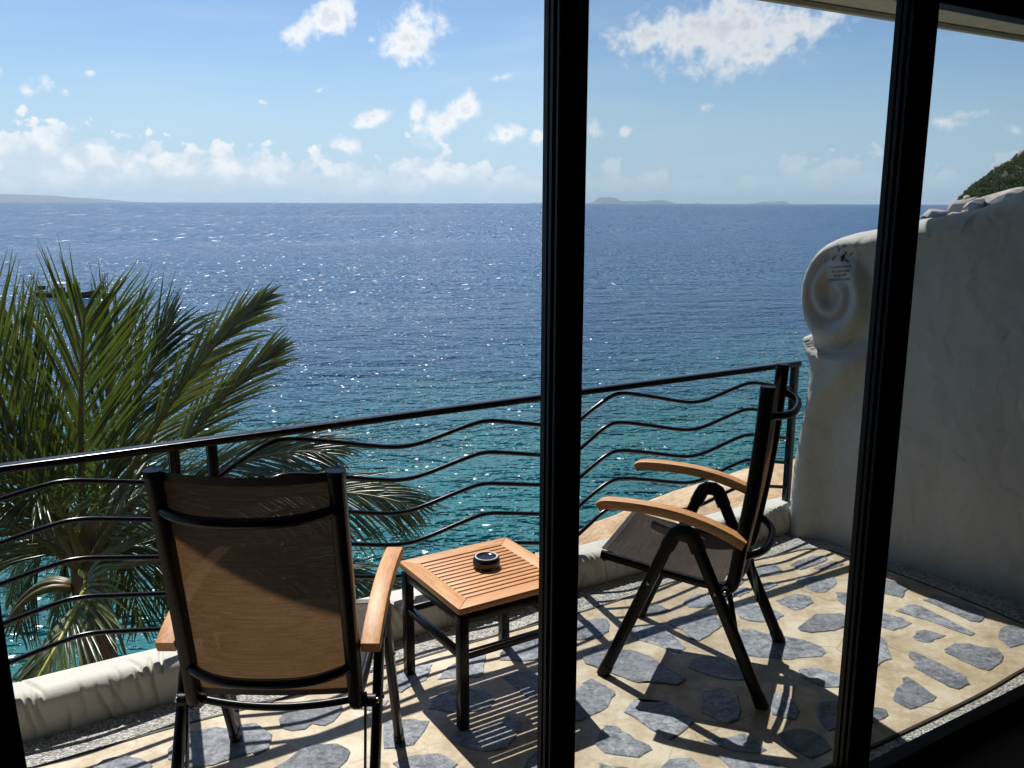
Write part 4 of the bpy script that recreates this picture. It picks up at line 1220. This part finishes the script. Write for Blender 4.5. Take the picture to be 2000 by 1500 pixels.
# ---- coconut palm
FRONDS = [ # base, control, tip, leaflet scale, leaflet spread, look
 ((-2.97,5.80,-0.69),(-2.88,5.70,0.35),(-2.66,5.50,1.06),1.00,0.85,'c',0.12),
 ((-3.00,5.90,-0.74),(-2.88,6.10,0.26),(-2.78,6.20,0.83),1.00,0.62,'c',0.12),
 ((-2.98,5.90,-0.74),(-2.76,6.20,0.24),(-2.44,6.30,0.82),0.95,0.80,'d',0.12),
 ((-2.92,5.80,-0.71),(-2.21,5.60,0.65),(-1.47,5.30,1.14),0.60,0.50,'e',0.38),
 ((-2.89,5.80,-0.73),(-2.17,5.80,0.26),(-1.56,5.80,0.75),0.60,0.50,'e',0.42),
 ((-3.03,5.80,-0.69),(-3.27,5.90,0.23),(-3.34,5.90,0.87),0.90,0.60,'c',0.12),
 ((-2.98,5.70,-0.67),(-3.27,5.50,0.33),(-3.26,5.30,1.08),1.00,0.80,'c',0.12),
 ((-2.92,5.60,-0.63),(-3.38,5.30,0.12),(-3.68,5.10,0.62),1.00,0.80,'c',0.12),
 ((-2.93,5.60,-0.65),(-3.05,5.10,0.34),(-3.15,4.70,0.44),0.90,0.90,'d',0.12),
 ((-2.86,5.70,-0.71),(-1.94,5.60,0.17),(-1.17,5.40,0.15),0.85,0.75,'d',0.20),
 ((-2.81,5.60,-0.68),(-1.50,5.20,0.15),(-0.59,4.90,-0.02),0.80,0.85,'d',0.20),
 ((-2.81,5.60,-0.72),(-1.69,5.30,-0.42),(-0.74,5.00,-0.59),0.75,0.80,'d',0.20),
 ((-2.90,5.60,-0.76),(-2.27,4.60,-0.32),(-2.43,4.00,-0.74),0.72,0.85,'y',0.20),
 ((-2.98,5.70,-0.77),(-3.27,5.30,-0.05),(-3.60,4.90,-0.23),0.90,0.90,'d',0.12),
 ((-3.00,5.90,-0.85),(-2.70,6.40,-0.32),(-2.66,6.60,-1.46),0.90,0.90,'d',0.12),
 ((-3.09,6.00,-0.89),(-3.39,6.90,-0.27),(-3.48,7.30,-1.65),0.90,0.90,'d',0.12),
 ((-3.09,5.90,-0.85),(-3.74,6.60,-0.39),(-4.20,6.90,-1.61),0.90,0.90,'d',0.12),
 ((-3.02,6.00,-0.82),(-2.97,7.00,-0.21),(-2.86,7.50,-0.21),0.90,0.80,'d',0.12),
 ((-2.89,5.60,-0.67),(-2.84,5.20,0.15),(-2.79,4.90,-0.01),0.70,0.90,'d',0.12),
 ((-3.05,5.90,-0.81),(-3.50,6.20,-0.46),(-3.79,6.30,-1.57),0.80,0.90,'h',0.12),
 ((-3.01,5.90,-0.81),(-2.81,6.20,-0.38),(-2.87,6.30,-1.53),0.80,0.90,'h',0.12),
 ((-3.13,6.10,-0.90),(-3.54,6.70,-0.63),(-3.85,6.90,-1.93),0.80,0.90,'h',0.12),
 ((-2.95,5.70,-0.73),(-3.34,5.60,-0.32),(-3.63,5.50,-1.01),0.80,0.90,'h',0.12),
 ((-2.94,5.80,-0.77),(-2.40,5.90,-0.43),(-2.21,5.90,-1.28),0.70,0.80,'h',0.12),
 ((-2.87,5.70,-0.71),(-2.34,5.50,0.13),(-2.12,5.20,-0.24),0.70,0.90,'d',0.12),
]

def build_palm():
    root = empty('palm_tree', (-2.98, 5.80, -4.2)); o = root.location
    random.seed(21)
    tr = smooth_path([Vector((0.35, 0.2, -1.0)), Vector((0.18, 0.1, 0.8)), Vector((0.05, 0.02, 2.2)), Vector((0.0, 0.05, 3.35)), Vector((0, 0.1, 3.75))], 8)
    v, f = sweep(tr, circle_profile(0.13, 14), up=(0, 1, 0), scale=[1.15 - 0.35 * i / len(tr) + 0.03 * (i % 2) for i in range(len(tr))])
    mesh_obj('trunk', v, f, M['trunk'], root, smooth=True)
    leaflets = []
    def leaflet(base, dirv, nrm, L, w, droop, seed):
        segs = 5; vs = []; p = base.copy(); d = dirv.copy()
        for k in range(segs + 1):
            t = k / segs
            ww = w * (0.45 + 1.5 * t * (1 - t) * 1.1) * (1 - t ** 3) + 0.0008
            side = d.cross(nrm).normalized(); n2 = side.cross(d).normalized()
            vs += [p + side * ww + n2 * ww * 0.6, p, p - side * ww + n2 * ww * 0.6]
            d = (d + Vector((0, 0, -1)) * droop * (0.3 + t) / segs).normalized()
            p = p + d * (L / segs)
        fs = []
        for k in range(segs):
            a = k * 3
            fs += [(a, a+1, a+4, a+3), (a+1, a+2, a+5, a+4)]
        return vs, fs
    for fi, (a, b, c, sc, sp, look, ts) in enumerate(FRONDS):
        A, B, Cc = Vector(a) - o, Vector(b) - o, Vector(c) - o
        N = 26; path = [(A * (1-t)**2 + B * 2*t*(1-t) + Cc * t*t) for t in [i / N for i in range(N + 1)]]
        v, f = sweep(path, circle_profile(0.021, 6, 0.014), scale=[1.35 * (1 - 0.86 * i / N) if i > 3 else 1.7 - 0.1*i for i in range(N + 1)], up=(0.3, -1, 0.2))
        fr = mesh_obj('frond', v, f, M['rachis_y'] if look == 'y' else M['rachis'], root, smooth=True)
        Ltot = sum((q - p).length for p, q in zip(path, path[1:]))
        cnt = int(Ltot * (1 - ts) / (0.034 if look in 'ce' else 0.029))
        for side in (-1, 1):
            for k in range(cnt):
                t = ts + (1 - ts) * (k + random.uniform(-0.25, 0.25)) / cnt
                t = min(max(t, 0.1), 0.995)
                p = A * (1-t)**2 + B * 2*t*(1-t) + Cc * t*t
                tan = ((B - A) * (1-t) + (Cc - B) * t).normalized()
                # the blade's face: roll about the rachis so the frond is seen open from the terrace
                view = Vector((0.15, -1, 0.35)).normalized()
                nrm = (view - tan * view.dot(tan)).normalized()
                if look in 'dh': nrm = (nrm * 0.75 + Vector((0, 0, 1)) * 0.8 + Vector((random.uniform(-.2, .2), 0, 0)));  nrm = (nrm - tan * nrm.dot(tan)).normalized()
                sd = tan.cross(nrm).normalized() * side
                spread = sp * (0.78 - 0.42 * t) + random.uniform(-0.10, 0.10)
                d = (tan * 1.0 + sd * spread * 1.05 - nrm * 0.12 + Vector((random.uniform(-.07, .07), random.uniform(-.07, .07), random.uniform(-.07, .07)))).normalized()
                L = sc * 0.92 * (0.42 + 0.58 * math.sin(math.pi * min(1, 0.14 + 0.80 * t))) * (1.0 if t < 0.82 else 1 - (t - 0.82) * 3.0) * random.uniform(0.82, 1.08)
                L = max(L, 0.16)
                droop = (0.30 if look in 'ce' else 0.75) * random.uniform(0.4, 1.5)
                if random.random() < 0.05: droop *= 3.0
                vf = leaflet(p, d, nrm, L, 0.0112 * random.uniform(0.75, 1.15), droop, fi)
                leaflets.append((L / max(2.0, p.y + o.y), fr, look, vf))
    # the 300 leaflets that show largest are single pieces, the rest one mesh for each frond
    order = sorted(range(len(leaflets)), key=lambda i: -leaflets[i][0])
    big = set(order[:300]); rest = {}
    for i, (q, fr, look, vf) in enumerate(leaflets):
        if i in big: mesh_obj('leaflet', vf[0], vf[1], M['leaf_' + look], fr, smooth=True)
        else: rest.setdefault(fr.name, (fr, look, []))[2].append(vf)
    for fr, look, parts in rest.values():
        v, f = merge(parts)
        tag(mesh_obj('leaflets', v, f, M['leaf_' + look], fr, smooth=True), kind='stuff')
    # spent flower stalks and husks round the heart of the crown
    for k in range(5):
        a = random.uniform(0, 6.28); b0 = Vector((0.10 * math.cos(a), 0.10 * math.sin(a), 3.25))
        P = [b0 + Vector((math.cos(a) * 0.55 * t, math.sin(a) * 0.55 * t, 0.35 * t - 0.75 * t * t)) for t in [i / 10 for i in range(11)]]
        v, f = sweep(P, circle_profile(0.030, 7), up=(0.2, 0.3, 1), scale=[1.2 - i * 0.1 for i in range(11)])
        mesh_obj('stalk', v, f, M['rachis'], root, smooth=True)
    tag(root, 'coconut palm crown rising behind the railing on the left', 'palm')
build_palm()

# ---- boulders
def rock(name, centre, rad, mat, seed, rot=(0, 0, 0), rough=0.22, sub=4, freq=1.0, flat=0.0):
    bm = bmesh.new(); bmesh.ops.create_icosphere(bm, subdivisions=sub, radius=1.0)
    for v in bm.verts:
        d = v.co.normalized()
        k = 1 + rough * noise.fractal(d * 1.3 * freq + Vector((seed, seed * .7, 0)), 1.0, 2.0, 3) + 0.25 * rough * noise.fractal(d * 6 * freq + Vector((seed, 0, 3)), 1.0, 2.0, 4)
        cell = noise.cell(d * 1.4 + Vector((seed, 1, 2)))
        q = d * k
        if flat: q = Vector([math.copysign(abs(a) ** (1 - flat), a) for a in q])
        v.co = Vector((q.x * rad[0], q.y * rad[1], q.z * rad[2]))
    bmesh.ops.rotate(bm, cent=(0, 0, 0), matrix=Matrix.Rotation(rot[1], 3, 'Y') @ Matrix.Rotation(rot[2], 3, 'Z'), verts=bm.verts)
    return bm_obj(name, bm, mat, smooth=True, loc=centre)
tag(rock('boulder', (1.72, 6.55, -1.36), (2.35, 1.5, 0.80), M['granite'], 2.0, rot=(0, R(-19), 0), rough=0.10, sub=5),
    'large smooth orange granite boulder just beyond the railing', 'boulder')

SHORE_ROCKS = [ # centre, half width, half height
 (305.3,650.0,-5.2,9.0,3.7),
 (325.1,655.0,-1.9,10.7,7.1),
 (331.0,645.0,-0.5,8.3,5.8),
 (314.7,640.0,-6.5,5.4,3.0),
 (350.2,660.0,5.4,4.7,3.9),
 (350.2,640.0,3.2,17.2,9.6),
 (337.7,665.0,3.2,5.2,3.4),
 (328.9,670.0,2.9,3.9,1.8),
 (337.4,672.0,5.4,2.9,3.1),
 (369.7,690.0,27.9,5.2,4.6),
 (380.9,695.0,31.3,5.2,4.1),
 (390.7,700.0,35.2,6.1,7.2),
 (321.5,640.0,-4.8,3.5,2.7),
 (295.3,648.0,-7.4,2.5,1.1),
]
HILL = [(343.8,3.2),(346.1,8.3),(350.3,13.3),(354.5,17.4),(361.1,21.1),(365.4,24.7),(369.6,28.8),(376.1,32.4),(380.5,34.7),(386.0,39.7),]

ROCK_LABELS = ['long low boulder at the tip of the headland', 'large slanting boulder behind the low one at the headland tip', 'pale flat faced boulder in the middle of the headland shore',
    'dark wet boulder at the water below the slanting one', 'pointed boulder above the shore under the trees', 'broad rounded boulder closest above the top of the stucco wall',
    'grey boulder at the foot of the green slope', 'thin flat boulder peeping above the slanting one', 'small upright boulder at the left foot of the trees',
    'grey boulder with shrubs high on the headland ridge', 'split grey boulder on the headland ridge beside the uppermost one', 'uppermost boulder on the headland at the right edge',
    'small round boulder wedged by the wet one at the waterline', 'low rock awash at the far left end of the headland']
def angular_rock(name, centre, rad, mat, seed, tilt):
    rnd = random.Random(seed); bm = bmesh.new()
    for k in range(26):
        d = Vector((rnd.gauss(0, 1), rnd.gauss(0, 1), rnd.gauss(0, 1))).normalized() * rnd.uniform(0.9, 1.08)
        d = Vector([math.copysign(abs(a) ** 0.8, a) for a in d])
        bm.verts.new((d.x * rad[0], d.y * rad[1], d.z * rad[2]))
    h = bmesh.ops.convex_hull(bm, input=bm.verts[:])
    bmesh.ops.delete(bm, geom=[g for g in h['geom_interior'] if isinstance(g, bmesh.types.BMVert)], context='VERTS')
    bmesh.ops.dissolve_limit(bm, angle_limit=R(14), verts=bm.verts[:], edges=bm.edges[:])
    bmesh.ops.bevel(bm, geom=bm.edges[:], offset=min(rad) * 0.16, segments=3, affect='EDGES', profile=0.5, clamp_overlap=True)
    bmesh.ops.triangulate(bm, faces=bm.faces[:])
    bmesh.ops.rotate(bm, cent=(0, 0, 0), matrix=Matrix.Rotation(tilt, 3, 'Y'), verts=bm.verts)
    return sharpen(bm_obj(name, bm, mat, smooth=True, loc=centre), 50)
def build_headland():
    for i, ((x, y, z, rx, rz), lab) in enumerate(zip(SHORE_ROCKS, ROCK_LABELS)):
        o = angular_rock('shore_boulder', (x, y, z), (rx * 1.05, rx * 0.9, rz * 1.1), M['shore_granite'], i * 7 + 3, R((-3, -16, -24, 4, -35, -10, -20, 0, 20, -15, 12, 30, 0, 0)[i]))
        tag(o, lab, 'boulder', 'boulders on the headland')
    xs = [p[0] for p in HILL]; hs = [p[1] for p in HILL]
    def ridge(x):
        if x < xs[0]: return max(SEA_Z - 3, hs[0] - (xs[0] - x) * 1.6)
        if x > xs[-1]: return hs[-1] + (x - xs[-1]) * 0.55
        return float(np.interp(x, xs, hs))
    def hh(x, y):
        r = ridge(x - (y - 690) * 0.35); e = (y - 690) / (70 + 0.9 * max(0, x - 345))
        k = math.exp(-max(0, abs(e) - 0.15) ** 2 * 2.2)
        return SEA_Z - 3 + (r - SEA_Z + 3) * k
    vs, fs = [], []; n, k = 60, 60
    for j in range(k):
        for i in range(n):
            x, y = 325 + 300 * i / (n - 1), 540 + 320 * j / (k - 1)
            vs.append((x, y, hh(x, y) - 2.0 + noise.fractal(Vector((x * .06, y * .06, 0)), 1, 2, 4) * 1.5))
    for j in range(k - 1):
        for i in range(n - 1): fs.append((j*n+i, j*n+i+1, (j+1)*n+i+1, (j+1)*n+i))
    tag(mesh_obj('hills', vs, fs, M['slope'], smooth=True), kind='structure')
    # woodland: crowns of many small leaf tufts
    random.seed(5); V, Fa = [], []
    cnt = 0
    while cnt < 2600:
        x = 340 + 90 * random.random() ** 1.2; y = random.uniform(600, 760); z = hh(x, y)
        if z < 0.5: continue
        cnt += 1
        r = random.uniform(1.3, 3.0)
        for q in range(26):
            d = Vector((random.gauss(0, 1), random.gauss(0, 1), abs(random.gauss(0, 1)) * 0.8)).normalized()
            p = Vector((x, y, z - 1.2)) + d * r * random.uniform(0.75, 1.1)
            s = random.uniform(0.35, 0.75)
            a = Vector((random.gauss(0, 1), random.gauss(0, 1), random.gauss(0, 1))).normalized() * s
            b = a.cross(d).normalized() * s * 0.7
            t = len(V); V += [p - a, p + b, p + a, p - b]; Fa.append((t, t+1, t+2, t+3))
    tag(mesh_obj('woodland', V, Fa, M['forest']), 'dark green woodland covering the headland slope at the right edge', 'woodland', kind='stuff')
build_headland()

# ---- longtail boat and its wake
def build_boat():
    root = empty('longtail_boat', (-55.6, 111.0, SEA_Z), R(-4)); 
    st, L = [], 8.2
    vs, fs = [], []; n = 22; sec = 9
    for i in range(n + 1):
        f = i / n; x = -L/2 + L * f
        half = 0.78 * (math.sin(math.pi * min(1, 0.22 + f * 0.80)) ** 0.75) if f < 0.99 else 0.04
        sheer = 0.55 + 0.9 * max(0, f - 0.62) ** 1.6 * 2.4 + 0.25 * max(0, 0.15 - f) * 2
        for j in range(sec):
            a = math.pi * j / (sec - 1); vs.append((x, -half * math.cos(a), sheer - (sheer + 0.30) * math.sin(a) ** 0.8))
    for i in range(n):
        for j in range(sec - 1): fs.append((i*sec+j, (i+1)*sec+j, (i+1)*sec+j+1, i*sec+j+1))
    h = mesh_obj('hull', vs, fs, M['boat_hull'], root, smooth=True)
    md = h.modifiers.new('t', 'SOLIDIFY'); md.thickness = 0.06
    g = [(v[0], v[1] * 1.03, v[2] + 0.02) for k, v in enumerate(vs) if k % sec == 0]
    g2 = [(v[0], v[1] * 1.03, v[2] + 0.02) for k, v in enumerate(vs) if k % sec == sec - 1]
    for q in (g, g2):
        v, f = sweep(q, circle_profile(0.05, 6)); mesh_obj('gunwale', v, f, M['boat_stripe'], root, smooth=True)
    # arched awning on posts
    vs, fs = [], []
    for i in range(9):
        for j in range(9):
            a = R(35 + 110 * j / 8)
            vs.append((-1.7 + 2.9 * i / 8, -0.95 * math.cos(a), 1.45 + 0.42 * math.sin(a)))
    for i in range(8):
        for j in range(8): fs.append((i*9+j, (i+1)*9+j, (i+1)*9+j+1, i*9+j+1))
    a = mesh_obj('awning', vs, fs, M['boat_awning'], root, smooth=True); md = a.modifiers.new('t', 'SOLIDIFY'); md.thickness = 0.04
    for x in (-1.6, -0.25, 1.1):
        for y in (-0.74, 0.74):
            v, f = sweep([(x, y, 0.4), (x, y, 1.68)], circle_profile(0.035, 6), up=(0, 1, 0)); mesh_obj('awning_post', v, f, M['boat_hull'], root)
    bm_obj('engine', box_bm((0.9, 0.55, 0.6), (-3.5, 0, 1.15), 0.12), M['boat_hull'], root)
    v, f = sweep([(-3.3, 0, 1.1), (-4.5, 0.1, 0.65), (-6.2, 0.2, -0.15)], circle_profile(0.05, 6)); mesh_obj('propeller_shaft', v, f, M['boat_hull'], root)
    bm_obj('cabin_box', box_bm((1.1, 0.9, 0.75), (-1.2, 0, 0.75), 0.05), M['boat_hull'], root)
    bm_obj('thwart', box_bm((0.3, 1.3, 0.06), (1.7, 0, 0.50), 0.01), M['boat_stripe'], root)
    tag(root, 'dark wooden longtail boat with a pale awning on the water behind the palm', 'boat')
    m, t = material('foam'); p = t.pos()
    fm = t.noise(p, 1.6, 5, 0.7).step(0.45, 0.6)
    t.out(t.mixs(fm, t.shader('BsdfTransparent'), t.principled(**{'Base Color': (0.85, 0.88, 0.9), 'Roughness': 0.8})))
    vs, fs = [], []
    for i in range(14):
        f = i / 13
        for s in (-1, 1): vs.append((-59.6 - 9 * f, 111.2 + s * (0.5 + 0.9 * f), SEA_Z + 0.12))
    for i in range(13): fs.append((2*i, 2*i+1, 2*i+3, 2*i+2))
    tag(mesh_obj('wake_foam', vs, fs, m), kind='stuff')
build_boat()

# ---- sea air
def build_haze():
    m, t = material('haze')
    n = t.new('VolumePrincipled')
    n.inputs['Color'].default_value = (0.72, 0.88, 1.0, 1)
    n.inputs['Density'].default_value = 2.2e-5
    n.inputs['Anisotropy'].default_value = 0.2
    t.out(vol=S(t.nt, n.outputs[0]))
    bm = box_bm((124000, 124000, 400 - (SEA_Z - 1.0)), (0, 0, (400 + SEA_Z - 1.0) / 2))
    o = bm_obj('haze', bm, m); tag(o, kind='stuff')
build_haze()
